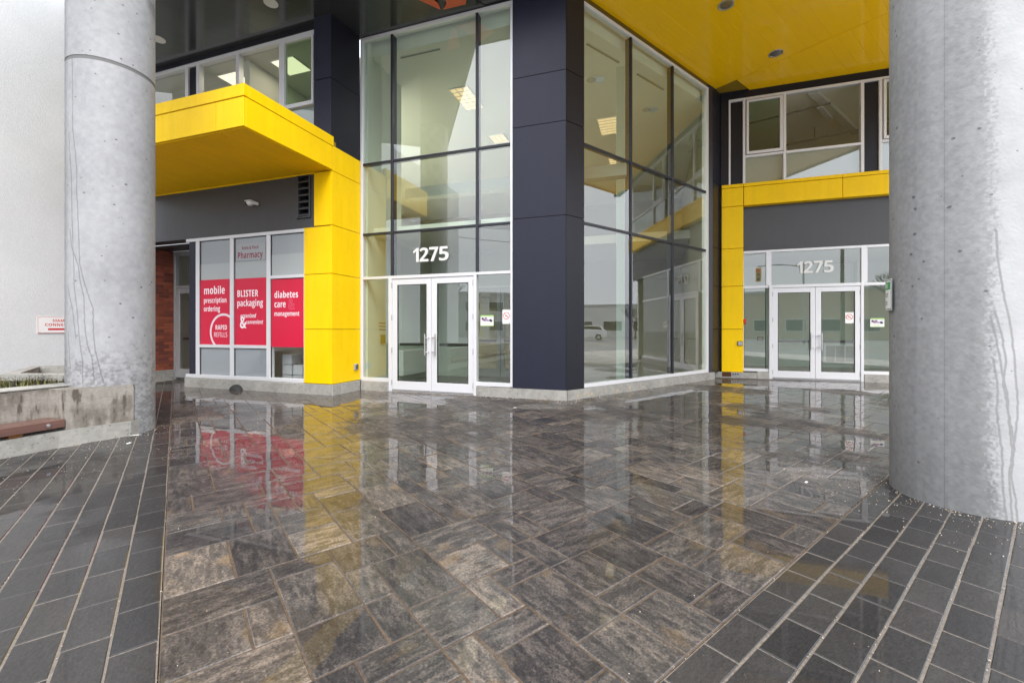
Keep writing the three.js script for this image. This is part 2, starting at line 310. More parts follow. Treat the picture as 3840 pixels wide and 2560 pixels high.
// ------------------------------------------------------------------ glazing and panels, built in the facade's own axes
const pane = (t, x0, x1, y0, y1, z, m = M.glass, name = 'pane') => part(t, name, fromPolys([[V3(x0, y0, z), V3(x1, y0, z), V3(x1, y1, z), V3(x0, y1, z)]], V3((x0 + x1) / 2, (y0 + y1) / 2, z - 1)), m);
function panels(t, rects, z0, z1, m, gap = 0.009, name = 'panel') { for (const [x0, x1, y0, y1] of rects) part(t, name, box(x0 + gap / 2, x1 - gap / 2, y0 + gap / 2, y1 - gap / 2, z0, z1, 0.003), m); }

// curtain wall over the left entrance
{
  const t = thing('curtain_wall', 'tall glass curtain wall over the left 1275 entrance, between yellow post and dark corner pillar', 'curtain wall', FA, [-0.95, 0.18, 0]);
  const R = [[0.255, 2.25], [2.30, 3.15], [3.194, 4.58], [4.625, 7.13]], C = [[-2.53, -1.872], [-1.824, -0.03], [0.018, 0.655]];
  C.forEach(([a, b], c) => R.forEach(([y0, y1], r) => { if (!(c === 1 && r === 0)) pane(t, a, b, y0, y1, -0.012 - 0.002 * ((c * 7 + r * 3) % 3)); }));
  for (const [a, b] of [[-2.59, -2.53], [0.655, 0.70]]) part(t, 'jamb', box(a, b, 0.192, 7.19, -0.1, 0.02), M.white);
  part(t, 'head', box(-2.53, 0.655, 7.13, 7.19, -0.1, 0.018), M.white);
  for (const [a, b] of [[-2.53, -1.912], [-0.012, 0.655]]) { part(t, 'sill', box(a, b, 0.186, 0.255, -0.1, 0.018), M.white); part(t, 'transom', box(a, b, 2.25, 2.302, -0.1, 0.016), M.white); }
  for (const y of [3.15, 4.58]) for (const [a, b] of C) part(t, 'transom', box(a, b, y, y + 0.044, -0.1, 0.012), M.darkCap);
  for (const x of [-1.872, -0.03]) part(t, 'mullion', box(x, x + 0.048, 2.302, 7.13, -0.14, 0.014), M.darkCap);
}
function door(f, z, L, Rr, mid, top, label, posts, extra) {     // a pair of glazed aluminium leaves in a frame
  const t = thing('double_door', label, 'door', f, [mid, 0, z]);
  part(t, 'door_frame', [box(L - 0.078, L - 0.004, 0, posts, z - 0.1, z + 0.03), box(Rr + 0.004, Rr + 0.062, 0, posts, z - 0.1, z + 0.03), box(L - 0.004, Rr + 0.004, top + 0.006, posts, z - 0.1, z + 0.028)], M.white);
  part(t, 'threshold', box(L, Rr, 0, 0.016, z - 0.1, z + 0.04), M.alu);
  [[L, mid - 0.003, 1], [mid + 0.003, Rr, -1]].forEach(([a, b, dir]) => {
    const lf = dir > 0, st = lf ? 0.115 : 0.105, si = lf ? 0.1 : 0.118, g0 = lf ? a + st : a + si, g1 = lf ? b - si : b - st;
    const d = part(t, 'door_leaf', [box(a, g0, 0.026, top, z - 0.035, z + 0.012, 0.003), box(g1, b, 0.026, top, z - 0.035, z + 0.012, 0.003), box(g0, g1, top - 0.115, top, z - 0.035, z + 0.0115, 0.003), box(g0, g1, 0.026, 0.212, z - 0.035, z + 0.0115, 0.003)], M.white);
    part(d, 'gasket', [box(g0, g0 + 0.014, 0.212, top - 0.115, z - 0.02, z + 0.006, 0.001), box(g1 - 0.014, g1, 0.212, top - 0.115, z - 0.02, z + 0.006, 0.001), box(g0, g1, 0.212, 0.222, z - 0.02, z + 0.005, 0.001), box(g0, g1, top - 0.125, top - 0.115, z - 0.02, z + 0.005, 0.001)], M.gasket);
    pane(d, g0 + 0.012, g1 - 0.012, 0.22, top - 0.124, z - 0.004);
    const hx = lf ? b - 0.105 : a + 0.115, mx = lf ? b - 0.045 : a + 0.03;
    part(d, 'handle', [rod([hx, 0.735, z + 0.075], [hx, 1.15, z + 0.075], 0.014), ...[0.80, 1.075].map((y) => tube([[hx, y, z + 0.075], [(hx + mx) / 2, y, z + 0.07], [mx, y, z + 0.05], [mx, y, z + 0.01]], 0.008))], M.steel);
    part(d, 'push_bar', box(g0 + 0.01, g1 - 0.01, 0.912, 0.965, z - 0.12, z - 0.06, 0.006), M.black);
    for (const y of [0.13, 0.77, 1.42, 2.06]) part(d, 'hinge', rod([lf ? a - 0.002 : b + 0.002, y, z + 0.022], [lf ? a - 0.002 : b + 0.002, y + 0.105, z + 0.022], 0.011), M.alu);
    part(d, 'sweep', box(a + 0.01, b - 0.01, 0.024, 0.05, z + 0.0115, z + 0.02, 0.002), M.alu);
  });
  return t;
}
door(FA, 0, -1.834, -0.072, -0.957, 2.232, 'white framed glass double door below the digits beside the dark corner pillar', 2.302);
// the angled curtain wall
{
  const t = thing('curtain_wall', 'angled glass curtain wall right of the dark corner pillar, reflecting the yellow facade', 'curtain wall', FB, [2.7, 0.18, -0.03]);
  const R = [[0.245, 3.148], [3.192, 4.582], [4.628, 7.13]], C = [[0.44, 1.87], [1.92, 3.395], [3.445, 4.885]];
  C.forEach(([a, b], c) => R.forEach(([y0, y1], r) => pane(t, a, b, y0, y1, -0.042 - 0.002 * ((c + r) % 2))));
  part(t, 'jamb', box(4.885, 4.985, 0.175, 7.19, -0.13, -0.008), M.white);
  part(t, 'head', box(0.44, 4.885, 7.13, 7.19, -0.13, -0.01), M.white);
  part(t, 'sill', box(0.44, 4.885, 0.175, 0.245, -0.13, -0.01), M.white);
  for (const y of [3.148, 4.582]) for (const [a, b] of C) part(t, 'transom', box(a, b, y, y + 0.046, -0.13, -0.018), M.darkCap);
  for (const x of [1.87, 3.395]) { part(t, 'mullion', box(x, x + 0.05, 0.245, 7.13, -0.16, -0.016), M.darkCap); }
}
// corner pillar clad with dark panels on two faces
{
  const t = thing('corner_pillar', 'dark navy panelled corner pillar between the two glass walls', 'pillar', FA, [1.25, 0.17, 0]);
  const J = [0.177, 3.223, 4.861, 5.747, 7.3], cx = Math.cos(FB.th - FA.th), sx = Math.sin(FB.th - FA.th), at = (q) => [1.678 + q * cx, -q * sx];
  for (let k = 0; k < 4; k++) {
    const y0 = J[k] + (k ? 0.006 : 0), y1 = J[k + 1] - 0.006;
    part(t, 'panel', prism([[0.704, 0.0], [0.704, 0.03], [1.676, 0.03], [1.66, 0.0]], y0, y1), M.navy);
    const a = at(0.0), b = at(0.438), n = [sx * 0.03, cx * 0.03];
    part(t, 'panel', prism([[1.681, 0.029], [b[0] + n[0] * 0.6, b[1] + n[1] * 0.6], [b[0] - n[0], b[1] - n[1]], [a[0] - 0.02, a[1] - 0.01]], y0, y1), M.navyShadedDark);  // right face: same cladding, its shade put into the panel colour
  }
  part(t, 'core', prism([[0.71, -0.25], [0.71, 0.012], [1.66, 0.012], at(0.42), [at(0.42)[0] - 0.2, at(0.42)[1] - 0.2]], 0.18, 7.29), M.black);
}
// ------------------------------------------------------------------ pharmacy front (0.79 m nearer than the entrance)
const PH = 0.79;
{
  const t = thing('shop_window', 'white framed frosted pharmacy window with three bays beside the yellow post', 'window', FA, [-4.8, 0.2, PH]);
  for (const [a, b] of [[-6.191, -6.093], [-5.206, -5.109], [-4.223, -4.128]]) part(t, 'mullion', box(a, b, 0.275, 3.115, PH - 0.1, PH + 0.012), M.white);
  part(t, 'mullion', box(-3.289, -3.245, 0.275, 3.115, PH - 0.1, PH + 0.01), M.white);
  part(t, 'head', box(-6.475, -3.245, 3.115, 3.18, PH - 0.1, PH + 0.018), M.white);
  part(t, 'sill', box(-6.475, -3.245, 0.205, 0.275, PH - 0.1, PH + 0.024), M.white);
  for (const [a, b] of [[-6.093, -5.206], [-5.109, -4.223]]) part(t, 'rail', box(a, b, 0.85, 0.915, PH - 0.09, PH + 0.01), M.white);
  part(t, 'rail', box(-4.128, -3.289, 2.24, 2.302, PH - 0.09, PH + 0.01), M.white);
  part(t, 'corner_panel', box(-6.43, -6.193, 0.275, 3.115, PH - 0.06, PH - 0.02), M.navy);
  const B = [[-6.093, -5.206], [-5.109, -4.223], [-4.128, -3.289]];
  B.forEach(([a, b], k) => {
    const cuts = k < 2 ? [[0.275, 0.85], [0.915, 3.115]] : [[0.275, 2.24], [2.302, 3.115]];
    for (const [y0, y1] of cuts) {
      pane(t, a, b, y0, y1, PH - 0.02, M.clearGlass);
      part(t, 'gasket', [box(a, a + 0.012, y0, y1, PH - 0.03, PH - 0.012, 0.001), box(b - 0.012, b, y0, y1, PH - 0.03, PH - 0.012, 0.001), box(a, b, y1 - 0.012, y1, PH - 0.03, PH - 0.0125, 0.001)], M.gasket);
    }
    if (k < 2) { part(t, 'frosted_film', box(a, b, 0.275, 0.85, PH - 0.034, PH - 0.03, 0.001), M.frost); part(t, 'frosted_film', box(a, b, 2.28, 3.115, PH - 0.034, PH - 0.03, 0.001), M.frost); part(t, 'frosted_film', box(a, b, 2.28, 2.62, PH - 0.026, PH - 0.024, 0.0005), M.frostPale); }
    else { part(t, 'frosted_film', box(a, b, 2.302, 3.115, PH - 0.034, PH - 0.03, 0.001), M.frost); part(t, 'frosted_film', box(a, b, 2.302, 2.72, PH - 0.026, PH - 0.024, 0.0005), M.frostPale); }
  });
}
const fnt = (px, w = 'bold', st = '') => `${st} ${w} ${px}px sans-serif`;
function say(c, s, x, y, px, sx = 0.8, w = 'bold', st = '') { c.save(); c.font = fnt(px, w, st); c.translate(x, y); c.scale(sx, 1); c.fillText(s, 0, 0); c.restore(); }
const vinyl = (w, h, bg, draw) => { const t = canvasTex(w, h, (c) => { c.fillStyle = bg; c.fillRect(0, 0, w, h); draw(c); }); return std({ map: t, roughness: 0.35 }); };
const RED = '#cf0038', PINK = '#f3e9ee';
function sheet(name, label, cat, f, x0, x1, y0, y1, z, m, back, group) {
  const t = thing(name, label, cat, f, [(x0 + x1) / 2, y0, z], group);
  part(t, 'print', quad(x0, x1, y0, y1, z + 0.003), m); part(t, 'backing', box(x0, x1, y0, y1, z - 0.001, z + 0.002, 0.0005), back); return t;
}
const redBack = std({ color: rgb(0.62, 0.0, 0.04), roughness: 0.4 });
sheet('window_graphic', 'red window graphic reading mobile prescription ordering with a Rapid Refills ring', 'window graphic', FA, -6.081, -5.218, 0.917, 2.284, PH - 0.018, vinyl(540, 856, RED, (c) => {
  c.fillStyle = PINK; say(c, 'mobile', 58, 190, 138, 0.84); say(c, 'prescription', 58, 306, 94, 0.75); say(c, 'ordering', 58, 418, 94, 0.77);
  c.strokeStyle = '#e8d5dc'; c.lineWidth = 30; c.beginPath(); c.arc(415, 690, 228, 0, Math.PI * 2); c.stroke();
  c.fillStyle = RED; c.fillRect(300, 800, 240, 80); c.fillStyle = PINK; say(c, 'RAPID', 268, 660, 84, 0.86); say(c, 'REFILLS', 243, 755, 84, 0.84, 'normal');
}), redBack);
sheet('window_graphic', 'red window graphic reading BLISTER packaging organized and convenient, middle bay', 'window graphic', FA, -5.097, -4.235, 0.917, 2.278, PH - 0.018, vinyl(540, 856, RED, (c) => {
  c.fillStyle = PINK; say(c, 'BLISTER', 36, 236, 118, 0.80); say(c, 'packaging', 36, 358, 116, 0.78); say(c, 'organized', 92, 505, 70, 0.80, 'bold', 'italic'); say(c, 'convenient', 186, 586, 70, 0.76, 'bold', 'italic'); say(c, '&', 82, 640, 205, 0.8);
}), redBack);
sheet('window_graphic', 'red window graphic reading diabetes care and management beside the yellow post', 'window graphic', FA, -4.116, -3.302, 0.888, 2.238, PH - 0.018, vinyl(540, 895, RED, (c) => {
  c.fillStyle = PINK; say(c, 'diabetes', 46, 252, 118, 0.82); say(c, 'care', 46, 376, 118, 0.80); say(c, 'management', 46, 488, 82, 0.80);
  c.strokeStyle = '#f09ab4'; c.lineWidth = 3; c.save(); c.font = fnt(170, 'bold'); c.translate(280, 400); c.scale(0.86, 1); c.strokeText('&', 0, 0); c.restore();
}), redBack);
{
  const m = (s, px, x, y, w) => vinyl(540, 300, '#9b9fa2', (c) => { });
  const t = sheet('window_graphic', 'dark red Pharmacy lettering on the frosted glass above the middle red graphic', 'window graphic', FA, -5.06, -4.27, 2.64, 2.99, PH - 0.0195, vinyl(540, 240, '#a2a7aa', (c) => { c.fillStyle = '#7c1630'; say(c, 'Keele & Finch', 106, 84, 64, 0.74, 'bold'); c.fillStyle = '#86102f'; say(c, 'Pharmacy', 22, 206, 122, 0.80); }), M.frost);
}
// yellow post between pharmacy and entrance: front face steps wider below the window head
{
  const Y = PH + 0.05, t = thing('yellow_post', 'yellow panelled post between the pharmacy window and the left entrance', 'pillar', FA, [-2.9, 0.2, 0.6]);
  panels(t, [[-3.242, -2.605, 0.206, 1.236], [-3.242, -2.605, 1.236, 2.282], [-3.242, -2.605, 2.282, 3.178], [-3.006, -2.605, 3.19, 4.205]], Y - 0.03, Y, M.yellow, 0.01);
  for (const [y0, y1] of [[0.206, 1.236], [1.236, 2.282], [2.282, 3.19], [3.19, 4.205], [4.205, 4.68]])
    part(t, 'panel', box(-2.62, -2.583, y0 + 0.005, y1 - 0.005, 0.025, y0 > 4.2 ? Y - 0.01 : Y - 0.001, 0.003), M.yellow);
  part(t, 'core', [box(-3.22, -2.64, 0.22, 3.17, 0.1, Y - 0.04), box(-2.98, -2.64, 3.17, 4.66, 0.1, Y - 0.04)], M.yellowEdge);
}
{ // push plate on the post's side
  const t = thing('push_button', 'small steel door push button low on the yellow post side by the left entrance', 'push button', FA, [-2.58, 0.55, 0.17]);
  part(t, 'back_box', box(-2.583, -2.545, 0.42, 0.545, 0.12, 0.235, 0.006), M.alu); part(t, 'plate', box(-2.545, -2.54, 0.435, 0.53, 0.132, 0.222, 0.003), M.steel);
}
// canopy
{
  const N0 = 0.66, N1 = PH + 0.05 + 1.815, t = thing('canopy', 'yellow box canopy jutting over the pharmacy window, behind the left column', 'canopy', FA, [-4, 4.2, PH]);
  const X0 = -6.7, X1 = -2.57, XW = -8.0;
  panels(t, [[X0, -5.25, 4.215, 4.652], [-5.25, -3.135, 4.215, 4.652], [-3.135, X1 - 0.002, 4.215, 4.652]], N1 - 0.03, N1, M.yellow, 0.01, 'fascia_panel');
  part(t, 'fascia_panel', box(X1 - 0.03, X1, 4.215, 4.652, PH + 0.06, N1 - 0.032, 0.003), M.yellow);
  part(t, 'cap', [box(X0, X1 + 0.006, 4.66, 4.84, N1 - 0.09, N1 + 0.006, 0.004), box(X1 - 0.09, X1 + 0.006, 4.66, 4.84, PH + 0.02, N1 - 0.09, 0.004)], M.yellow);
  part(t, 'deck', prism([[X0 + 0.02, N1 - 0.05], [X1 - 0.05, N1 - 0.05], [X1 - 0.05, PH - 0.1], [XW, PH - 0.1]], 4.3, 4.78), M.yellowEdge);
  part(t, 'soffit_border', [box(X0, -3.14, 4.206, 4.222, N1 - 0.2, N1 - 0.032, 0.002), box(-3.13, X1 - 0.1, 4.206, 4.222, N1 - 0.2, N1 - 0.032, 0.002), box(X1 - 0.1, X1 - 0.032, 4.206, 4.222, PH + 0.06, N1 - 0.032, 0.002)], M.yellowMatt);
  part(t, 'soffit_panel', prism([[X0, N1 - 0.205], [X1 - 0.105, N1 - 0.205], [X1 - 0.105, PH - 0.02], [XW, PH - 0.02]], 4.225, 4.24), M.yellowMatt);
  part(t, 'drip_edge', box(XW, -3.02, 4.205, 4.225, PH - 0.02, PH + 0.02, 0.003), M.yellow);
}
{ // dark wall between the pharmacy window and the canopy, with louvre and camera
  const t = thing('clad_wall', 'charcoal wall band between the pharmacy window and the canopy underside', 'wall', FA, [-5, 3.18, PH]);
  part(t, 'panel', [box(-8.2, -3.47, 3.182, 4.225, PH - 0.3, PH - 0.012), box(-3.13, -3.008, 3.182, 4.225, PH - 0.3, PH - 0.012), box(-3.47, -3.13, 3.182, 3.375, PH - 0.3, PH - 0.012)], M.charcoal);
  part(t, 'flashing', box(-8.2, -3.01, 3.181, 3.197, PH - 0.012, PH + 0.004, 0.002), M.charcoal);
  const l = thing('louvre_vent', 'tall narrow dark louvred vent beside the yellow post, under the canopy', 'vent', FA, [-3.3, 3.38, PH]);
  part(l, 'vent_frame', [box(-3.458, -3.425, 3.385, 4.222, PH - 0.06, PH + 0.008), box(-3.17, -3.138, 3.385, 4.222, PH - 0.06, PH + 0.008), box(-3.425, -3.17, 3.385, 3.415, PH - 0.06, PH + 0.007), box(-3.425, -3.17, 4.195, 4.222, PH - 0.06, PH + 0.007)], M.charcoal);
  part(l, 'duct', box(-3.425, -3.17, 3.415, 4.195, PH - 0.3, PH - 0.2), M.black);
  for (let k = 0; k < 6; k++) { const y = 3.425 + k * 0.128; part(l, 'slat', fromPolys([[V3(-3.42, y, PH + 0.002), V3(-3.175, y, PH + 0.002), V3(-3.175, y + 0.085, PH - 0.085), V3(-3.42, y + 0.085, PH - 0.085)], [V3(-3.42, y, PH + 0.002), V3(-3.175, y, PH + 0.002), V3(-3.175, y + 0.03, PH + 0.002), V3(-3.42, y + 0.03, PH + 0.002)]]), M.charcoal); }
  const c = thing('security_camera', 'small white dome security camera on the charcoal wall under the canopy', 'camera', FA, [-4.52, 3.75, PH]);
  part(c, 'wall_bracket', [rod([-4.47, 3.765, PH - 0.012], [-4.5, 3.765, PH + 0.09], 0.035, 0.03)], M.whitePlastic);
  const hs = new THREE.SphereGeometry(0.062, 20, 14); hs.scale(1.15, 0.8, 1.1); hs.translate(-4.545, 3.755, PH + 0.1); part(c, 'housing', plain(hs), M.whitePlastic);
  const ls = new THREE.SphereGeometry(0.028, 14, 10); ls.translate(-4.585, 3.735, PH + 0.145); part(c, 'lens', plain(ls), M.black);
  part(c, 'visor', box(-4.62, -4.47, 3.79, 3.805, PH + 0.03, PH + 0.17, 0.006), M.whitePlastic);
}
// ------------------------------------------------------------------ upper left windows and dark panels
{
  const N = 0.62, t = thing('strip_window', 'white framed upper storey strip window above the pharmacy canopy, lit offices inside', 'window', FA, [-5.5, 4.9, N]);
  part(t, 'head', box(-8.6, -3.07, 7.025, 7.10, N - 0.1, N + 0.02), M.white);
  for (const [a, b] of [[-6.755, -6.663], [-6.414, -6.325], [-5.251, -5.16], [-4.08, -4.004]]) part(t, 'mullion', box(a, b, 4.9, 7.025, N - 0.1, N + 0.015), M.white);
  part(t, 'jamb', box(-3.20, -3.11, 4.9, 7.025, N - 0.1, N + 0.015), M.white);
  part(t, 'spandrel_panel', box(-6.663, -6.414, 4.9, 7.025, N - 0.06, N - 0.02), M.navyShadedDark);
  for (const [a, b] of [[-8.6, -6.755], [-6.325, -5.251], [-5.16, -4.08]]) pane(t, a, b, 4.9, 7.025, N - 0.03, M.clearGlass);
  const s = part(t, 'sash', [box(-4.0, -3.925, 5.65, 7.02, N - 0.06, N + 0.03), box(-3.25, -3.205, 5.65, 7.02, N - 0.06, N + 0.03), box(-3.925, -3.25, 5.65, 5.73, N - 0.06, N + 0.028), box(-3.925, -3.25, 6.98, 7.02, N - 0.06, N + 0.028)], M.white);
  pane(s, -3.925, -3.25, 5.73, 6.98, N - 0.02, M.greenGlass);
  pane(t, -4.0, -3.205, 4.9, 5.645, N - 0.03, M.glass); part(t, 'frosted_film', box(-4.0, -3.205, 4.9, 5.645, N - 0.06, N - 0.055, 0.001), M.frost);
  for (const [a, b, h] of [[-5.16, -4.08, 5.75], [-6.325, -5.251, 5.3]]) part(t, 'frosted_film', box(a, b, 4.9, h, N - 0.06, N - 0.055, 0.001), std({ color: rgb(0.30, 0.30, 0.25), roughness: 0.9 }));
  const w = thing('clad_wall', 'dark navy panels beside the upper left window, above the yellow post', 'wall', FA, [-2.9, 4.85, 0.7]);
  for (const [y0, y1] of [[4.6, 5.99], [6.002, 7.2]]) {
    part(w, 'panel', box(-3.062, -2.662, y0, y1, PH - 0.16, PH - 0.01, 0.003), M.navy);
    part(w, 'panel', prism([[-2.66, PH - 0.012], [-2.596, 0.03], [-2.64, 0.03], [-2.70, PH - 0.02]], Math.max(y0, 4.7), y1), M.navyShadedDark);  // return face: less light there, darkened through the panel colour
  }
  part(w, 'band', box(-8.6, -3.062, 7.102, 7.2, N - 0.08, N + 0.03), M.navyShadedDark);
  part(w, 'band_lower', box(-8.6, -3.062, 4.3, 4.9, N - 0.2, N + 0.01), M.navyShadedDark);
}
// ------------------------------------------------------------------ right hand entrance front, set back
const CN = -4.78;
{
  const t = thing('yellow_portal', 'yellow panelled portal frame round the right entrance, post and overhead beam', 'portal frame', FA, [7, 0.14, CN]);
  panels(t, [[4.78, 5.284, 0.147, 1.239], [4.78, 5.284, 1.239, 2.331], [4.78, 5.284, 2.331, 3.29], [4.78, 5.284, 3.29, 4.357], [4.78, 5.284, 4.36, 4.833]], CN - 0.16, CN + 0.04, M.yellow, 0.011);
  panels(t, [[5.288, 7.388, 4.36, 4.833], [7.388, 9.5, 4.36, 4.833], [9.5, 11.4, 4.36, 4.833]], CN - 0.16, CN + 0.04, M.yellow, 0.011);
  panels(t, [[4.78, 5.284, 4.836, 4.925], [5.288, 7.388, 4.836, 4.925], [7.388, 9.5, 4.836, 4.925], [9.5, 11.4, 4.836, 4.925]], CN - 0.16, CN + 0.045, M.yellow, 0.008, 'cap');
  part(t, 'core', [box(4.8, 5.27, 0.16, 4.9, CN - 0.3, CN - 0.165), box(5.27, 11.4, 4.38, 4.9, CN - 0.3, CN - 0.165)], M.yellowEdge);
  const w = thing('clad_wall', 'charcoal wall band above the right entrance, below the yellow beam', 'wall', FA, [7, 3.2, CN]);
  part(w, 'panel', box(5.286, 11.4, 3.217, 4.37, CN - 0.36, CN - 0.15), M.charcoal);
}
{
  const t = thing('shop_window', 'white framed entrance glazing round the right double door with 1275 digits', 'window', FA, [7, 0.18, CN]);
  part(t, 'head', box(5.288, 10.0, 3.155, 3.215, CN - 0.12, CN), M.white);
  for (const [a, b] of [[5.856, 5.85 + 0.008], [7.83, 7.836]]) part(t, 'mullion', box(a - 0.06, b + 0.055, 2.335, 3.155, CN - 0.12, CN), M.white);
  for (const [a, b] of [[5.30, 5.855], [7.81, 10.0]]) { part(t, 'transom', box(a, b, 2.268, 2.333, CN - 0.12, CN - 0.002), M.white); part(t, 'sill', box(a, b, 0.18, 0.25, CN - 0.12, CN), M.white); }
  part(t, 'jamb', box(5.286, 5.30, 0.18, 3.155, CN - 0.12, CN), M.white);
  part(t, 'gasket', [box(5.30, 5.315, 0.25, 2.268, CN - 0.05, CN - 0.03, 0.001), box(5.785, 5.80, 0.25, 2.268, CN - 0.05, CN - 0.03, 0.001)], M.gasket);
  for (const [a, b, c, d] of [[5.30, 5.80, 0.25, 2.268], [7.81, 8.8, 0.25, 2.268], [8.8, 10, 0.25, 2.268], [5.30, 5.80, 2.333, 3.155], [5.915, 7.77, 2.335, 3.155], [7.886, 10, 2.333, 3.155]]) pane(t, a, b, c, d, CN - 0.04);
}
door(FA, CN, 5.934, 7.747, 6.841, 2.255, 'white framed glass double door of the right entrance, beside the big grey column', 2.335);
{
  const N = CN - 0.02, t = thing('strip_window', 'white framed upper window strip over the right entrance with dark infill panels', 'window', FA, [7, 4.93, N]);
  part(t, 'head', box(4.952, 11.4, 7.045, 7.105, N - 0.1, N + 0.02), M.white);
  for (const [a, b] of [[4.952, 4.996], [5.276, 5.336], [6.172, 6.234], [7.764, 7.829], [8.117, 8.178], [9.02, 9.08]]) part(t, 'mullion', box(a, b, 4.925, 7.045, N - 0.1, N + 0.015), M.white);
  for (const [a, b] of [[4.996, 5.276], [7.829, 8.117]]) part(t, 'infill_panel', box(a, b, 4.925, 7.045, N - 0.07, N - 0.03), M.navyShadedDark);
  for (const [a, b] of [[5.336, 6.172], [6.234, 7.764], [8.178, 9.02], [9.08, 11.3]]) {
    part(t, 'rail', box(a, b, 5.585, 5.645, N - 0.1, N + 0.013), M.white);
    pane(t, a, b, 4.925, 5.585, N - 0.03, M.glass); part(t, 'frosted_film', box(a, b, 4.925, 5.585, N - 0.10, N - 0.095, 0.001), M.frost);
    if (b - a < 1) {
      const s = part(t, 'sash', [box(a + 0.02, a + 0.075, 5.66, 7.03, N - 0.06, N + 0.03), box(b - 0.075, b - 0.01, 5.66, 7.03, N - 0.06, N + 0.03), box(a + 0.075, b - 0.075, 5.66, 5.73, N - 0.06, N + 0.028), box(a + 0.075, b - 0.075, 6.98, 7.03, N - 0.06, N + 0.028)], M.white);
      pane(s, a + 0.075, b - 0.075, 5.73, 6.98, N - 0.02, M.greenGlass);
    } else pane(t, a, b, 5.645, 7.045, N - 0.03, M.clearGlass);
  }
  const w = thing('clad_wall', 'dark return wall and band in the corner between the angled glass and the right windows', 'wall', FA, [4.7, 0.2, -4.6]);
  const A = [4.52, -4.33], Bp = [4.775, -4.83];
  for (const [y0, y1] of [[0.16, 1.24], [1.25, 2.33], [2.34, 3.29], [3.30, 4.93], [4.94, 5.98], [5.99, 7.3]]) part(w, 'panel', prism([A, Bp, [Bp[0], Bp[1] - 0.1], [A[0] - 0.06, A[1] - 0.04]], y0, y1), M.navyShadedDark);
  part(w, 'panel', box(4.765, 4.952, 4.926, 7.3, N - 0.1, N + 0.01, 0.003), M.navyShadedDark);
  part(w, 'band', box(4.955, 11.4, 7.107, 7.3, N - 0.1, N + 0.012, 0.003), M.navyShadedDark);
  part(w, 'channel', prism([[4.425, -4.245], [4.52, -4.33], [4.46, -4.40], [4.38, -4.30]], 0.18, 7.29), M.darkCap);
}
{ // old fixing spots along the plinth of the angled glass
  const cx = Math.cos(FB.th - FA.th), sx = Math.sin(FB.th - FA.th);
  globalThis.plinthSpots = [0.25, 0.42, 0.62, 1.0, 1.35, 1.75, 2.2].map((a, k) => { const p = [1.678 + a * cx + 0.036 * sx, -a * sx + 0.036 * cx]; const g = new THREE.CircleGeometry(0.022 + 0.006 * (k % 3), 9); g.rotateY(FB.th - FA.th); g.translate(p[0], 0.06 + 0.02 * (k % 2), p[1] + 0.006); return plain(g); });
}
{ // fittings by the right entrance
  const b = thing('push_button', 'square door push button on the yellow post by the right entrance', 'push button', FA, [5.2, 0.82, CN + 0.04]);
  part(b, 'back_box', box(5.142, 5.262, 0.822, 0.937, CN + 0.035, CN + 0.07, 0.008), M.black); part(b, 'plate', box(5.152, 5.252, 0.832, 0.927, CN + 0.07, CN + 0.078, 0.006), M.alu);
  part(b, 'symbol', [rod([5.202, 0.87, CN + 0.079], [5.202, 0.905, CN + 0.079], 0.003)], M.black);
  const a = thing('alarm_box', 'small red alarm box on the edge of the right yellow post', 'alarm box', FA, [5.32, 1.37, CN + 0.02]);
  part(a, 'case', box(5.289, 5.342, 1.385, 1.50, CN - 0.02, CN + 0.035, 0.006), M.red); part(a, 'call_point', rod([5.328, 1.36, CN + 0.01], [5.328, 1.387, CN + 0.01], 0.014, 0.018), M.rust);
  const r = thing('rust_stain', 'orange rust patch on the plinth corner under the right yellow post', 'stain', FA, [4.83, 0.02, CN + 0.065]);
  part(r, 'rust', box(4.79, 5.0, 0.03, 0.145, CN + 0.052, CN + 0.056, 0.001), std({ color: rgb(0.22, 0.095, 0.035), roughness: 0.9, map: concreteMap }));
  const d = thing('drain_grille', 'low grey drain grille on the plinth under the right yellow post', 'grille', FA, [5.1, 0.05, CN + 0.07]);
  part(d, 'grille_frame', box(5.0, 5.19, 0.07, 0.14, CN + 0.052, CN + 0.062, 0.003), M.alu);
  for (let k = 0; k < 3; k++) part(d, 'slot', box(5.025 + k * 0.055, 5.06 + k * 0.055, 0.085, 0.125, CN + 0.060, CN + 0.064, 0.001), M.black);
}
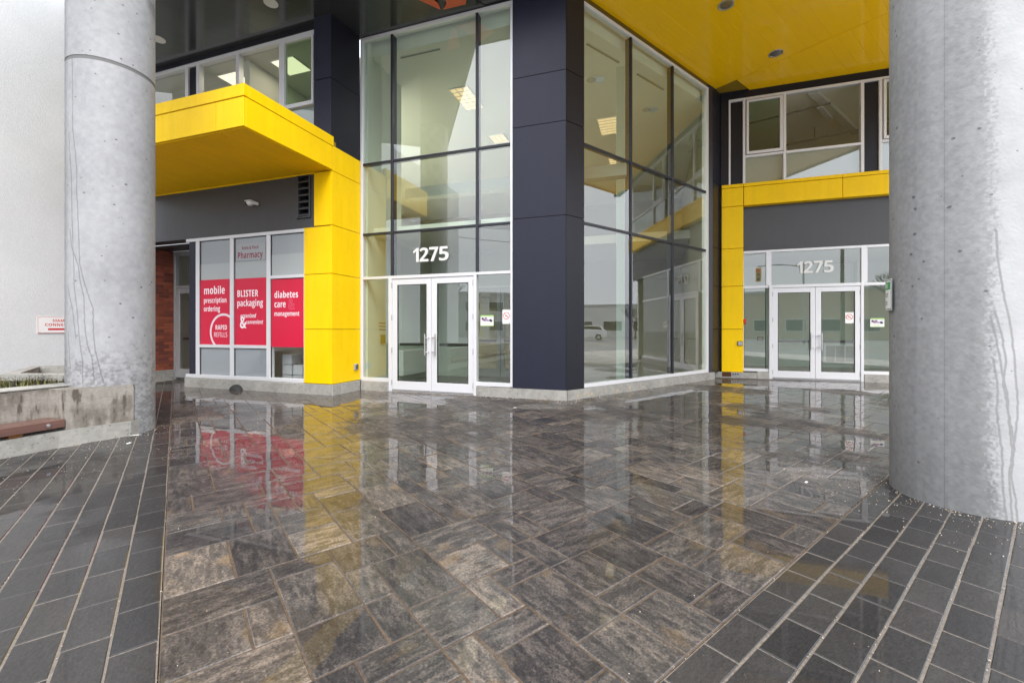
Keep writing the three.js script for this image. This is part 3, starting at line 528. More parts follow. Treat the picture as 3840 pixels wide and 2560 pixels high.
// concrete plinths under the fronts
{
  const c = (name, label, f, o, geos) => { const t = thing(name, label, 'plinth', f, o); geos.forEach((g) => part(t, 'kerb', g, M.concrete)); return t; };
  c('concrete_plinth', 'low concrete plinth under the pharmacy window and yellow post', FA, [-4.5, 0, 0.8], [box(-6.5, -3.9, -0.05, 0.2, PH - 0.2, PH + 0.035, 0.008), box(-3.895, -2.57, -0.05, 0.2, PH - 0.2, PH + 0.045, 0.008), box(-2.75, -2.565, -0.05, 0.2, 0.045, PH - 0.2, 0.008)]);
  c('concrete_plinth', 'low concrete plinth left of the left entrance door', FA, [-2.2, 0, 0], [box(-2.565, -1.918, -0.05, 0.184, -0.2, 0.04, 0.008)]);
  c('concrete_plinth', 'low concrete plinth under the dark pillar and angled glass wall', FA, [1, 0, 0], [prism([[-0.008, -0.2], [-0.008, 0.035], [0.25, 0.035], [0.25, -0.2]], -0.05, 0.182), prism([[0.252, -0.2], [0.252, 0.035], [1.70, 0.036], [1.69, -0.05], [1.4, -0.2]], -0.05, 0.176)]);
  const t = scene.children.at(-1), cx = Math.cos(FB.th - FA.th), sx = Math.sin(FB.th - FA.th), q = (a, n) => [1.678 + a * cx + n * sx, -a * sx + n * cx];
  for (const [a, b] of [[0.012, 1.55], [1.553, 2.62], [2.623, 3.9], [3.903, 5.2]]) part(t, 'kerb', prism([q(a, 0.03 + (a % 1) * 0.004), q(b, 0.03 + (a % 1) * 0.004), q(b, -0.2), q(a, -0.2)], -0.05, 0.172), M.concrete);
  plinthSpots.forEach((g) => part(t, 'fixing_spot', g, std({ color: rgb(0.52, 0.40, 0.25), roughness: 0.9 })));
  c('concrete_plinth', 'low concrete plinth left of the right entrance door, below the yellow post', FA, [5.3, 0, CN], [box(4.62, 5.58, -0.05, 0.146, CN - 0.2, CN + 0.05, 0.008), box(5.583, 5.85, -0.05, 0.178, CN - 0.2, CN + 0.05, 0.008)]);
  c('concrete_plinth', 'low concrete plinth right of the right entrance door by the grey column', FA, [8.5, 0, CN], [box(7.812, 10, -0.05, 0.178, CN - 0.2, CN + 0.045, 0.008)]);
  const s = thing('drain_opening', 'black half round drain hood at the foot of the pharmacy plinth', 'drain', FA, [-5.13, 0, PH + 0.05]);
  const hood = new THREE.SphereGeometry(0.17, 20, 10, 0, Math.PI * 2, 0, Math.PI / 2); hood.scale(1, 0.72, 0.7); hood.translate(-4.98, -0.012, PH + 0.03); part(s, 'hood', plain(hood), std({ color: rgb(0.02, 0.02, 0.021), roughness: 0.6, bumpMap: concreteBump, bumpScale: 0.006 }));
}
// ------------------------------------------------------------------ overhangs
{
  const t = struct('black_soffit', FA);
  // outline of the black ceiling in the facade's axes; planks run along the paving grid and are cut to it
  const g2f = (u, v) => { const w = toWorld(FG, u, 0, -v), dx = w.x - FA.o[0], dz = w.z - FA.o[1]; return [dx * Math.cos(FA.th) - dz * Math.sin(FA.th), dx * Math.sin(FA.th) + dz * Math.cos(FA.th)]; };
  part(t, 'slab', prism([g2f(-1.4, 14.5), g2f(-1.4, 9.7), g2f(-2, 9.1), g2f(-2, 6.5), [-0.41, 0.9], [1.7, 0.93], [1.7, -0.02], [-2.6, -0.05], [-2.7, 0.3], [-9, 0.3]], 7.215, 7.8), M.blackGloss);
  for (let k = 0; k < 26; k++) { // planks along the U direction
    const v0 = 6.5 + k * 0.3, v1 = v0 + 0.296, ul = v0 > 9 ? -1.4 : -2, a = g2f(ul, v0), b = g2f(ul, v1);
    const end = (v) => { const c = [[g2f(-2, v), g2f(8, v)]][0]; const t1 = (c[0][1] - (-0.02)) / (c[0][1] - c[1][1]); let p = [c[0][0] + (c[1][0] - c[0][0]) * t1, -0.02]; if (p[0] > 1.7) { const t2 = (1.7 - c[0][0]) / (c[1][0] - c[0][0]); p = [1.7, c[0][1] + (c[1][1] - c[0][1]) * t2]; } return p; };
    const e0 = end(v0), e1 = end(v1), cut = (p) => p[0] < -2.65 ? p : p;
    part(t, 'plank', prism([a, e0, e1, b], 7.2, 7.214), M.blackGloss);
  }
  part(t, 'edge_trim', prism([[-0.41, 0.9], [1.7, 0.93], [1.7, 0.95], [-0.41, 0.92]], 7.19, 7.8), M.navyShadedDark);
  const y = struct('yellow_soffit', FG);
  part(y, 'slab', prism([[4.3, 1.4], [15.5, 1.4], [15.5, -5.6], [4.6, -5.6], [4.3, -5.2]].map((p) => [p[0], p[1]]), 7.32, 7.9), M.yellowEdge);
  const lim = (u0, u1, v0, v1, k) => part(y, 'plank', box(u0, u1, 7.285 + (k % 3) * 0.0006, 7.318, -v0, -v1, 0.002), M.yellowGloss);
  for (let k = 0; k < 30; k++) { const v0 = -1.38 + k * 0.222, v1 = v0 + 0.2200; if (v0 < 5.3) { lim(4.32, 10.695, v0, v1, k); if (k < 28) lim(10.71, 15.4, v0 - 0.07, v1 - 0.07, k + 1); } }
  part(y, 'edge_trim', box(4.3, 15.5, 7.2, 7.9, 1.42, 1.402), M.yellow);
  const s2 = struct('upper_wall', FA); part(s2, 'fill', box(-2.6, 1.7, 7.192, 7.3, -0.12, 0.012), M.black);
  part(s2, 'fill_panel', box(4.4, 13.4, 7.302, 7.9, CN - 0.3, CN - 0.01), M.black);
}
function downlight(f, x, y, z, label, r, ringM, inner) {
  const t = thing('downlight', label, 'downlight', f, [x, y, z]);
  const ring = new THREE.LatheGeometry([[r * 0.8, 0.0], [r * 0.84, -0.012], [r, -0.012], [r * 1.01, -0.003], [r * 1.01, 0.004]].map((p) => new THREE.Vector2(...p)), 32); ring.translate(x, y, z); part(t, 'trim_ring', plain(ring), ringM);
  const cup = new THREE.LatheGeometry([[0.001, -0.006], [r * 0.5, -0.008], [r * 0.82, -0.004]].map((p) => new THREE.Vector2(...p)), 28); cup.translate(x, y, z); part(t, 'reflector', plain(cup), inner);
}
const reflector = std({ color: rgb(0.35, 0.34, 0.32), roughness: 0.25, metalness: 0.9 });
downlight(FW, 3.994, 7.284, -7.964, 'round chrome downlight in the yellow ceiling, cut by the top edge of the photo', 0.14, M.steel, reflector);
downlight(FW, 5.787, 7.284, -9.365, 'round chrome downlight in the yellow ceiling near the diagonal seam', 0.14, M.steel, reflector);
downlight(FA, -3.52, 7.198, 1.33, 'flat white disc light in the black ceiling above the canopy corner', 0.12, M.whitePlastic, M.whitePlastic);
downlight(FA, -6.55, 7.198, 1.3, 'flat white disc light in the black ceiling at the left column edge', 0.12, M.whitePlastic, M.whitePlastic);
{
  const t = thing('ceiling_panel', 'orange angular panels hung under the black ceiling above the left glass wall', 'ceiling panel', FA, [-0.5, 7.18, 0.4]);
  part(t, 'wing', prism([[-0.785, 0.43], [-0.64, 0.235], [-0.61, 0.37], [-0.75, 0.8], [-1.1, 0.85]], 7.165, 7.185), M.orange);
  part(t, 'wing', prism([[-0.585, 0.225], [-0.14, 0.215], [0.1, 0.6], [-0.3, 0.8], [-0.47, 0.325]], 7.165, 7.185), M.orange);
  part(t, 'hanger', [rod([-0.75, 7.18, 0.55], [-0.75, 7.2, 0.55], 0.03), rod([-0.25, 7.18, 0.45], [-0.25, 7.2, 0.45], 0.03)], M.black);
}
// ------------------------------------------------------------------ the two round concrete columns
function distPath(path, x, y, sx) { let d = 1e9; for (let k = 0; k + 1 < path.length; k++) { const [ax, ay] = path[k], [bx, by] = path[k + 1], dx = (bx - ax) * sx, dy = by - ay, px = (x - ax) * sx, py = y - ay, t = clamp((px * dx + py * dy) / (dx * dx + dy * dy + 1e-9)); d = Math.min(d, Math.hypot(px - t * dx, py - t * dy)); } return d; }
const CH = 7.4;
function cylinder(r, y0, y1, a0 = -Math.PI, a1 = Math.PI, n = 96, full = true) {   // angle 0 faces the local +z axis
  const P = [], N = [], U = [];
  for (let k = 0; k < n; k++) {
    const q = [[k, y0], [k + 1, y0], [k + 1, y1], [k, y0], [k + 1, y1], [k, y1]];
    for (const [i, y] of q) { const a = a0 + (a1 - a0) * i / n; P.push(r * Math.sin(a), y, r * Math.cos(a)); N.push(Math.sin(a), 0, Math.cos(a)); U.push(full ? (a + Math.PI) / (2 * Math.PI) : (a - a0) / (a1 - a0), full ? y / CH : (y - y0) / (y1 - y0)); }
  }
  const g = new THREE.BufferGeometry(); g.setAttribute('position', new THREE.Float32BufferAttribute(P, 3)); g.setAttribute('normal', new THREE.Float32BufferAttribute(N, 3)); g.setAttribute('uv', new THREE.Float32BufferAttribute(U, 2)); return g;
}
function column(label, x, z, r, map, bands) {
  const t = thing('concrete_column', label, 'column', { o: [x, z], th: Math.atan2(-x, -z) });
  const m = std({ map, roughness: 0.7, bumpMap: concreteBump.clone(), bumpScale: 0.0025 }); m.bumpMap.repeat.set(3, 8);
  let y = 0;
  for (const b of bands) { part(t, 'shaft', cylinder(r, y - (y ? 0 : 0.06), b), m); if (b < 7) { part(t, 'joint', cylinder(r - 0.004, b, b + 0.042), std({ color: rgb(0.16, 0.16, 0.16), roughness: 0.85 })); y = b + 0.042; } }
  return t;
}
const pitsL = pitsAt(620, 0.014), pitsR = pitsAt(560, 0.013);
const pitMap = (pits, w, h, cw, chh) => { const f = new Float32Array(w * h); for (const [u, v, s] of pits) { const cx = u * w, cy = v * h, rx = s / cw * w, ry = s / chh * h * 0.8; for (let y = Math.floor(cy - ry - 1); y <= cy + ry + 1; y++) for (let x = Math.floor(cx - rx - 1); x <= cx + rx + 1; x++) { const d = Math.hypot((x - cx) / Math.max(rx, 0.9), (y - cy) / Math.max(ry, 0.7)) + 0.5 * (lattice[(x * 31 + y * 57) & 65535] - 0.5); if (d < 1.15) { const k = (((y + h) % h) * w + ((x + w) % w)); f[k] = Math.max(f[k], clamp((1.15 - d) * 2) * (0.45 + 0.55 * clamp(s * 90))); } } } return f; };
const PW = 1024, PHH = 2048, fL = pitMap(pitsL, PW, PHH, 2.51, CH), fR = pitMap(pitsR, PW, PHH, 2.73, CH);
const dripsL = [[[-0.96, 4.26], [-0.95, 3.77], [-0.96, 3.56], [-0.89, 3.34], [-0.85, 3.23], [-0.8, 3.03], [-0.81, 2.79], [-0.77, 2.54], [-0.75, 2.35], [-0.74, 1.96], [-0.53, 1.65], [-0.4, 1.47], [-0.39, 1.21], [-0.36, 1.01], [-0.27, 0.81], [-0.18, 0.63]],
  [[-1.1, 3.45], [-1.04, 3.2], [-0.98, 2.96], [-0.97, 2.63], [-0.94, 2.35], [-0.93, 2.03], [-0.88, 1.7], [-0.79, 1.44], [-0.71, 1.05], [-0.65, 0.88], [-0.65, 0.64]], [[-1.04, 2.36], [-0.98, 2.16], [-0.79, 1.96], [-0.73, 1.81], [-0.61, 1.59], [-0.61, 1.49], [-0.58, 1.24], [-0.53, 1.06], [-0.43, 0.92], [-0.38, 0.64]],
  [[-1.14, 1.73], [-0.93, 1.44], [-0.83, 1.14]], [[-1.12, 1.21], [-1.07, 0.96], [-1.04, 0.8]]];
const colLMap = makeTex(PW, PHH, (u, v) => {
  const a = u * 2 * Math.PI - Math.PI, y = v * CH, i = (Math.floor(v * PHH) * PW + Math.floor(u * PW));
  let k = 0.97 + 0.32 * (fbm(u, v, 6, 12, 5, 1) - 0.5) + 0.24 * (fbm(u, v, 60, 150, 3, 4) - 0.5);
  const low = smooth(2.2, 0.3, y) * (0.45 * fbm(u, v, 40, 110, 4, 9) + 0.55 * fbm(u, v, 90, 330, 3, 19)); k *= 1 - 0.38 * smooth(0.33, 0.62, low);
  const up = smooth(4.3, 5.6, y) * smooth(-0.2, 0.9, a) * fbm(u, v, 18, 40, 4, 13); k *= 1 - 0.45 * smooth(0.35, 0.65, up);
  k *= 1 - 0.68 * fL[i];
  let wet = 0; if (a > -1.5 && a < 0.3 && y < 4.4) for (const p of dripsL) wet = Math.max(wet, smooth(0.009, 0.003, distPath(p, a + 0.04 * (vnoise(y * 3, 3, 512, 512) - 0.5) + 0.015 * (vnoise(y * 26, 5, 512, 512) - 0.5), y, 0.4)));
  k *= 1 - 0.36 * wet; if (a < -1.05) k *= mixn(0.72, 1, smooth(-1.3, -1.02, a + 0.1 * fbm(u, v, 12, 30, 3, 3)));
  return [0.345 * k, 0.347 * k, 0.358 * k];
});
const dripsR = [[[0.3, 1.89], [0.31, 1.7], [0.39, 1.46], [0.47, 1.24], [0.5, 1.08], [0.53, 0.85], [0.54, 0.7], [0.5, 0.49], [0.50, 0.44], [0.48, 0.29], [0.52, 0.15], [0.53, 0.0]], [[0.29, 1.36], [0.37, 1.2], [0.41, 1.03], [0.38, 0.88], [0.45, 0.65], [0.5, 0.51], [0.46, 0.3], [0.47, 0]], [[0.25, 1.32], [0.31, 1.17], [0.37, 0.96], [0.42, 0.82], [0.44, 0.65], [0.49, 0.4]], [[0.27, 1.05], [0.32, 0.89], [0.31, 0.7], [0.34, 0.56], [0.38, 0.4], [0.39, 0.15], [0.41, 0]]];
const edgeR = (y) => y > 1.9 ? 0.26 - 0.05 * smooth(2.6, 3.5, y) : 0.275 + 0.07 * smooth(0.5, 0, y);
const colRMap = makeTex(PW, PHH, (u, v) => {
  const a = u * 2 * Math.PI - Math.PI, y = v * CH, i = (Math.floor(v * PHH) * PW + Math.floor(u * PW));
  const band = 0.9 + 0.22 * (fbm(u, v, 34, 3, 3, 2) - 0.5) + 0.10 * smooth(-0.64, -0.6, a) - 0.10 * smooth(-0.22, -0.05, a) - 0.05 * smooth(-0.27, -0.245, a) * smooth(-0.2, -0.22, a) + 0.1 * smooth(1.2, 4, y);
  let k = band + 0.26 * (fbm(u, v, 5, 12, 5, 6) - 0.5) + 0.3 * (fbm(u, v, 110, 280, 2, 4) - 0.5);
  if (Math.abs(a + 0.25) < 0.006) k *= 0.8;
  if (y < 1.3) k *= mixn(0.80, 1, smooth(0.2, 1.3, y));
  const dry = smooth(-0.11, 0.10, a - edgeR(y) + 0.24 * (fbm(u, v, 200, 540, 2, 11) - 0.5) + 0.05 * (fbm(u, v, 14, 20, 3, 23) - 0.5)) * smooth(2.4, 2.0, a);
  let c = mixc([0.285 * k, 0.286 * k, 0.288 * k], mul([0.44, 0.44, 0.45], 0.8 + 0.35 * fbm(u, v, 16, 40, 4, 8)), dry);
  let wet = 0; if (a > 0.1 && a < 0.8 && y < 2) for (const p of dripsR) wet = Math.max(wet, smooth(0.009, 0.003, distPath(p, a + 0.03 * (vnoise(y * 3.5, 3, 512, 512) - 0.5) + 0.012 * (vnoise(y * 30, 9, 512, 512) - 0.5), y, 0.435)));
  c = mixc(c, [0.21, 0.21, 0.208], wet * 0.7); if (a < -1.28) c = mixc(c, [0.30, 0.25, 0.15], 0.35 * smooth(-1.28, -1.36, a) * smooth(2.6, 2, y));
  return mul(c, 1 - 0.62 * fR[i]);
});
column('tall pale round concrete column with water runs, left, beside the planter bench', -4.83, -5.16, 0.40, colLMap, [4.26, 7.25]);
const colR = column('big round concrete column at the right edge, wet grey side and white dry side', 3.38, -3.17, 0.435, colRMap, [7.3]);
{ // sign bent round the right column
  const t = thing('warning_sign', 'bent white plastic sign with green box wrapped on the right column', 'sign', { o: [3.38, -3.17], th: Math.atan2(-3.38, 3.17) });
  const m = std({ roughness: 0.35, map: canvasTex(512, 460, (c, w, h) => { c.fillStyle = '#eceeec'; c.fillRect(0, 0, w, h); c.strokeStyle = '#2c2f33'; c.lineWidth = 10; c.strokeRect(16, 16, w - 32, h - 32); c.fillStyle = '#1f9a4c'; c.fillRect(40, 42, w - 80, 112); c.fillStyle = '#e9f3ec'; say(c, 'GREEN', 92, 130, 92, 0.98); c.fillStyle = '#26282b'; say(c, 'DO NOT', 96, 268, 84, 0.98); say(c, 'ENTER', 118, 384, 84, 0.98); }) });
  part(t, 'sign_face', cylinder(0.457, 1.39, 1.632, -1.72, -1.07, 24, false), m); part(t, 'sign_back', cylinder(0.4545, 1.388, 1.634, -1.722, -1.066, 24, false), M.whitePlastic);
  part(t, 'cable_tie', [cylinder(0.460, 1.615, 1.621, -1.55, -1.42, 6, false)], M.black);
}
// ------------------------------------------------------------------ far left: white wall, sign, planter, bench, brick recess
{
  const w = thing('stucco_wall', 'tall white stucco side wall at the left edge behind the planter', 'wall', FA, [-8.2, 0, 6]);
  part(w, 'wall_face', box(-8.4, -8.0, -0.1, 9.4, 1.35, 16, 0.01), M.stucco);
  const sgn = thing('fire_sign', 'white sign with red lettering and bar on the white stucco wall', 'sign', FA, [-7.98, 1.16, 2.2]);
  const s = -7.985, n0 = 2.487, n1 = 1.76, y0 = 1.165, y1 = 1.478;
  const g = new THREE.BufferGeometry(), P = [s, y0, n0, s, y0, n1, s, y1, n1, s, y0, n0, s, y1, n1, s, y1, n0];
  g.setAttribute('position', new THREE.Float32BufferAttribute(P, 3)); g.setAttribute('normal', new THREE.Float32BufferAttribute([1, 0, 0, 1, 0, 0, 1, 0, 0, 1, 0, 0, 1, 0, 0, 1, 0, 0], 3)); g.setAttribute('uv', new THREE.Float32BufferAttribute([0, 0, 1, 0, 1, 1, 0, 0, 1, 1, 0, 1], 2));
  part(sgn, 'print', g, std({ roughness: 0.3, map: canvasTex(744, 320, (c, w2, h) => { c.fillStyle = '#f2f1f0'; c.fillRect(0, 0, w2, h); c.strokeStyle = '#c8252c'; c.lineWidth = 6; c.strokeRect(4, 4, w2 - 8, h - 8); c.fillStyle = '#c81f26'; c.textAlign = 'center'; say(c, 'SIAMESE', 372, 98, 74, 1.02); say(c, 'CONNECTION', 372, 182, 74, 1.1); c.fillRect(152, 226, 380, 38); c.beginPath(); c.moveTo(520, 196); c.lineTo(620, 245); c.lineTo(520, 294); c.fill(); }) }));
  part(sgn, 'plate', box(-8.0, -7.987, y0, y1, n1, n0, 0.002), M.whitePlastic);
  for (const [n, y] of [[n0 - 0.03, y0 + 0.02], [n0 - 0.03, y1 - 0.02]]) part(sgn, 'screw', rod([-7.987, y, n], [-7.980, y, n], 0.006), M.steel);
}
const stained = makeTex(1024, 512, (u, v) => {
  const st = fbm(u, v, 42, 3, 4, 3), cl = fbm(u, v, 7, 5, 4, 8), fine = fbm(u, v, 90, 45, 3, 2); let k = 0.80 + 0.3 * (fine - 0.5);
  let c = mixc([0.36, 0.33, 0.295], [0.21, 0.185, 0.155], smooth(0.36, 0.62, 0.5 * cl + 0.5 * st)); c = mixc(c, [0.12, 0.10, 0.08], smooth(0.60, 0.72, st) * smooth(0.1, 0.5, v)); return mul(c, k * 1.05);
}, { sx: 1.9, sy: 0.62 });
const stainedM = std({ map: stained, bumpMap: concreteBump, bumpScale: 0.004, roughness: 0.6 });
{
  const t = thing('concrete_planter', 'low stained concrete planter wall with grass behind the wooden bench, left', 'planter', FA, [-3.2, 0, 6]);
  part(t, 'planter_wall', box(-3.36, -3.1, 0.0, 0.60, 4.5, 11, 0.012), stainedM);
  part(t, 'coping', box(-3.37, -3.09, 0.601, 0.622, 4.3, 11, 0.008), M.concrete);
  part(t, 'end_block', prism([[-3.45, 4.545], [-2.795, 4.545], [-2.675, 3.99], [-2.73, 3.93], [-3.45, 3.86]], 0.172, 0.594), stainedM);
  part(t, 'kerb', prism([[-3.45, 11], [-2.795, 11], [-2.79, 4.6], [-2.668, 4.02], [-2.70, 3.9], [-3.45, 3.86]], -0.05, 0.171), M.concrete);
  part(t, 'soil', box(-8.0, -3.34, 0.2, 0.575, 3.9, 11, 0.01), M.soil);
  const b = thing('concrete_planter', 'empty angular concrete planter rim behind the grass beside the left column', 'planter', FA, [-5, 0, 3.6]);
  const O = [[-4.9, 4.2], [-6.25, 3.3], [-5.3, 2.55], [-3.4, 3.75]], c = [-4.96, 3.45], I = O.map(([x, z]) => [c[0] + (x - c[0]) * 0.8, c[1] + (z - c[1]) * 0.74]);
  for (let k = 0; k < 4; k++) { const l = (k + 1) % 4; part(b, 'rim', prism([O[k], O[l], I[l], I[k]], 0.1, 0.655), M.concrete); }
  part(b, 'soil', prism(I, 0.1, 0.36), M.soil);
}
{ // bench of hardwood slats
  const woodMap = makeTex(1024, 256, (u, v) => { const g = fbm(u, v, 5, 60, 4, 2), k = 0.8 + 0.5 * (g - 0.5) + 0.3 * (fbm(u, v, 3, 4, 3, 7) - 0.5); return [0.165 * k, 0.072 * k, 0.052 * k]; });
  M.wood = phys({ map: woodMap, roughness: 0.4, clearcoat: 0.6, clearcoatRoughness: 0.15 });
  const t = thing('wooden_bench', 'reddish brown slatted wooden bench along the concrete planter wall, left', 'bench', FA, [-2.95, 0.17, 7]);
  const wood = (x0, x1, y0, y1) => { const g = box(x0, x1, y0, y1, 4.553, 10.4, 0.004), p = g.attributes.position, uv = g.attributes.uv; for (let k = 0; k < p.count; k++) uv.setXY(k, p.getZ(k) / 1.6, (p.getX(k) + p.getY(k)) / 0.35 + x0); return g; };
  for (let k = 0; k < 5; k++) part(t, 'slat', wood(-3.088 + k * 0.053, -3.088 + k * 0.053 + 0.047, 0.255, 0.290), M.wood);
  part(t, 'front_board', wood(-2.820, -2.783, 0.208, 0.290), M.wood);
  for (const n of [4.9, 6.2, 7.6, 9]) part(t, 'support', box(-3.05, -2.83, 0.172, 0.252, n - 0.05, n + 0.05), M.rust);
  part(t, 'bolt', [rod([-2.783, 0.252, 4.69], [-2.773, 0.252, 4.69], 0.018, 0.018, 6), rod([-2.773, 0.252, 4.69], [-2.765, 0.252, 4.69], 0.011, 0.008, 8)], M.steel);
}
{ // grass in the planter: one mass
  const P = [], C = [], N = [];
  for (let k = 0; k < 15000; k++) {
    const s = -3.4 - 4.4 * Math.pow(rnd(), 1.4), n = 4.05 + rr(0, 1) * 4.5; if (n < 4.3 && s < -4.6) continue; const dens = fbm((s + 9) / 5, n / 9, 9, 9, 3, 2); if (dens < 0.40) continue;
    const h = rr(0.05, 0.13) * (0.6 + dens), a = rnd() * 6.28, w = rr(0.003, 0.007), l = rr(0.02, 0.09), x = s, z = n, y = 0.565;
    const px = Math.cos(a) * w, pz = Math.sin(a) * w, bx = Math.cos(a + 1.4) * l, bz = Math.sin(a + 1.4) * l;
    P.push(x - px, y, z - pz, x + px, y, z + pz, x + bx * 0.4, y + h * 0.7, z + bz * 0.4, x - px * 0.6 + bx * 0.4, y + h * 0.7, z - pz * 0.6 + bz * 0.4, x + px * 0.6 + bx * 0.4, y + h * 0.7, z + pz * 0.6 + bz * 0.4, x + bx, y + h * 0.85, z + bz);
    for (let q = 0; q < 6; q++) N.push(0, 1, 0); const g = rnd(), col = g < 0.45 ? [0.12, 0.15, 0.03] : g < 0.8 ? [0.25, 0.23, 0.06] : [0.33, 0.27, 0.12], v = rr(0.7, 1.3); for (let q = 0; q < 6; q++) C.push(col[0] * v, col[1] * v, col[2] * v);
  }
  const g = new THREE.BufferGeometry(); g.setAttribute('position', new THREE.Float32BufferAttribute(P, 3)); g.setAttribute('normal', new THREE.Float32BufferAttribute(N, 3)); g.setAttribute('color', new THREE.Float32BufferAttribute(C, 3));
  const t = thing('grass', 'short yellow green grass growing in the concrete planter, left', 'grass', FA, [-5, 0.55, 6]); t.userData.kind = 'stuff';
  part(t, 'blades', g, std({ vertexColors: true, roughness: 0.7, side: THREE.DoubleSide }));
}
{ // brick wall of the recess: every brick is its own piece
  const t = thing('brick_wall', 'red brick side wall of the recess between left column and pharmacy', 'wall', FA, [-8.2, 0, 0.6]);
  part(t, 'mortar', box(-8.4, -8.088, 0.24, 3.14, 0.0, 1.345, 0.002), std({ color: rgb(0.17, 0.10, 0.075), roughness: 0.95 }));
  part(t, 'base', box(-8.4, -8.05, -0.1, 0.25, 0.0, 1.345, 0.008), M.concrete);
  const mats = [[0.25, 0.062, 0.032], [0.20, 0.048, 0.028], [0.30, 0.08, 0.04], [0.15, 0.04, 0.028], [0.24, 0.055, 0.03]].map((c) => std({ color: rgb(...c), roughness: 0.85, bumpMap: concreteBump, bumpScale: 0.004 }));
  let nb = 0;
  for (let r = 0; r < 38; r++) for (let k = -1; k < 7; k++) {
    const a = Math.max(0.004, k * 0.225 + (r % 2) * 0.1125), b = Math.min(1.34, k * 0.225 + (r % 2) * 0.1125 + 0.215); if (b - a < 0.03) continue;
    const y = 0.254 + r * 0.0758; part(t, nb ? 'brick_' + String(nb).padStart(3, '0') : 'brick', box(-8.09, -8.08 + rr(-0.002, 0.002), y, y + 0.0665, a, b, 0.003), pick(mats)); nb++;
  }
  const c = thing('clad_wall', 'dark ceiling panel over the recess with the far glass door, left', 'wall', FA, [-7.2, 3.14, 0.3]);
  part(c, 'panel', box(-8.4, -6.2, 3.142, 3.18, 0.02, PH - 0.3), M.charcoal); part(c, 'return_panel', box(-6.44, -6.40, 0.0, 3.142, 0.02, PH - 0.07), M.navyShadedDark);
  const d = thing('glass_door', 'narrow aluminium glass door with transom in the recess beside the brick wall', 'door', FA, [-7.5, 0.05, 0]);
  part(d, 'door_frame', [box(-8.085, -8.03, 0.0, 3.14, -0.1, 0.0), box(-7.05, -6.45, 0.0, 3.14, -0.1, 0.0), box(-8.03, -7.05, 3.02, 3.14, -0.1, -0.002), box(-8.03, -7.05, 2.24, 2.30, -0.1, -0.002)], M.alu);
  pane(d, -8.03, -7.05, 2.30, 3.02, -0.05, M.clearGlass);
  const lf = part(d, 'door_leaf', [box(-8.02, -7.90, 0.06, 2.23, -0.06, -0.01), box(-7.18, -7.06, 0.06, 2.23, -0.06, -0.01), box(-7.90, -7.18, 2.11, 2.23, -0.06, -0.0105), box(-7.90, -7.18, 0.06, 0.27, -0.06, -0.0105)], M.alu);
  pane(lf, -7.90, -7.18, 0.27, 2.11, -0.03, M.clearGlass);
  for (const y of [0.3, 0.9, 1.5, 2.0]) part(lf, 'hinge', rod([-8.025, y, 0.0], [-8.025, y + 0.1, 0.0], 0.012), M.alu);
  part(lf, 'push_bar', box(-7.9, -7.18, 0.98, 1.03, -0.14, -0.09, 0.006), M.black);
  const r = struct('corridor', FA); part(r, 'wall', [box(-8.6, -8.5, 0, 3.3, -4.5, -0.1), box(-6.0, -5.9, 0, 3.3, -4.5, -0.1), box(-8.6, -5.9, 0, 3.3, -4.6, -4.5)], M.inWall); part(r, 'floor', box(-8.5, -6.0, -0.05, 0.03, -4.5, -0.1), M.inFloor); part(r, 'ceiling', box(-8.6, -5.9, 3.22, 3.3, -4.5, -0.1), M.inCeil);
  part(r, 'inner_post', box(-7.86, -7.78, 0.05, 2.2, -1.25, -1.15), M.inCeil);
  const l = thing('strip_light', 'lit fluorescent strip light behind the transom of the recess door', 'light', FA, [-7.4, 3.0, -1.4]);
  part(l, 'diffuser', box(-8.0, -6.9, 3.10, 3.14, -1.55, -1.4, 0.005), M.whiteGlow); part(l, 'housing', box(-8.02, -6.88, 3.14, 3.215, -1.57, -1.38, 0.005), M.whitePlastic);
  const al = new THREE.RectAreaLight(new THREE.Color(1, 0.93, 0.76), 6, 1.1, 0.15); al.rotation.x = -Math.PI / 2; al.position.set(0.05, 0.09, -0.07); l.add(al);
}
// ------------------------------------------------------------------ digits and stickers on the glass
const font = await new FontLoader().loadAsync('fonts/droid/droid_sans_bold.typeface.json');
function digits(f, x0, x1, y0, y1, z, label) {
  const t = thing('address_number', label, 'house number', f, [(x0 + x1) / 2, y0, z], 'white 1275 house numbers over the entrances');
  const ws = [0.17, 0.255, 0.255, 0.27], tot = ws.reduce((a, b) => a + b) + 0.03 * 3; let x = x0;
  [...'1275'].forEach((ch, k) => {
    const g = plain(new TextGeometry(ch, { font, size: 1, depth: 0.3, curveSegments: 10, bevelEnabled: false })); g.computeBoundingBox(); const b = g.boundingBox, w = ws[k] / tot * (x1 - x0);
    g.translate(-b.min.x, -b.min.y, 0); g.scale(w / (b.max.x - b.min.x), (y1 - y0) / (b.max.y - b.min.y), 0.06); g.translate(x, y0, z); x += w + 0.03 / tot * (x1 - x0);
    part(t, 'digit', g, M.whitePlastic);
  });
}
digits(FA, -1.36, -0.587, 2.552, 2.823, 0.0, 'white digits 1275 on the glass above the left double door');
digits(FA, 6.46, 7.222, 2.607, 2.894, CN - 0.03, 'white digits 1275 on the glass above the right double door');
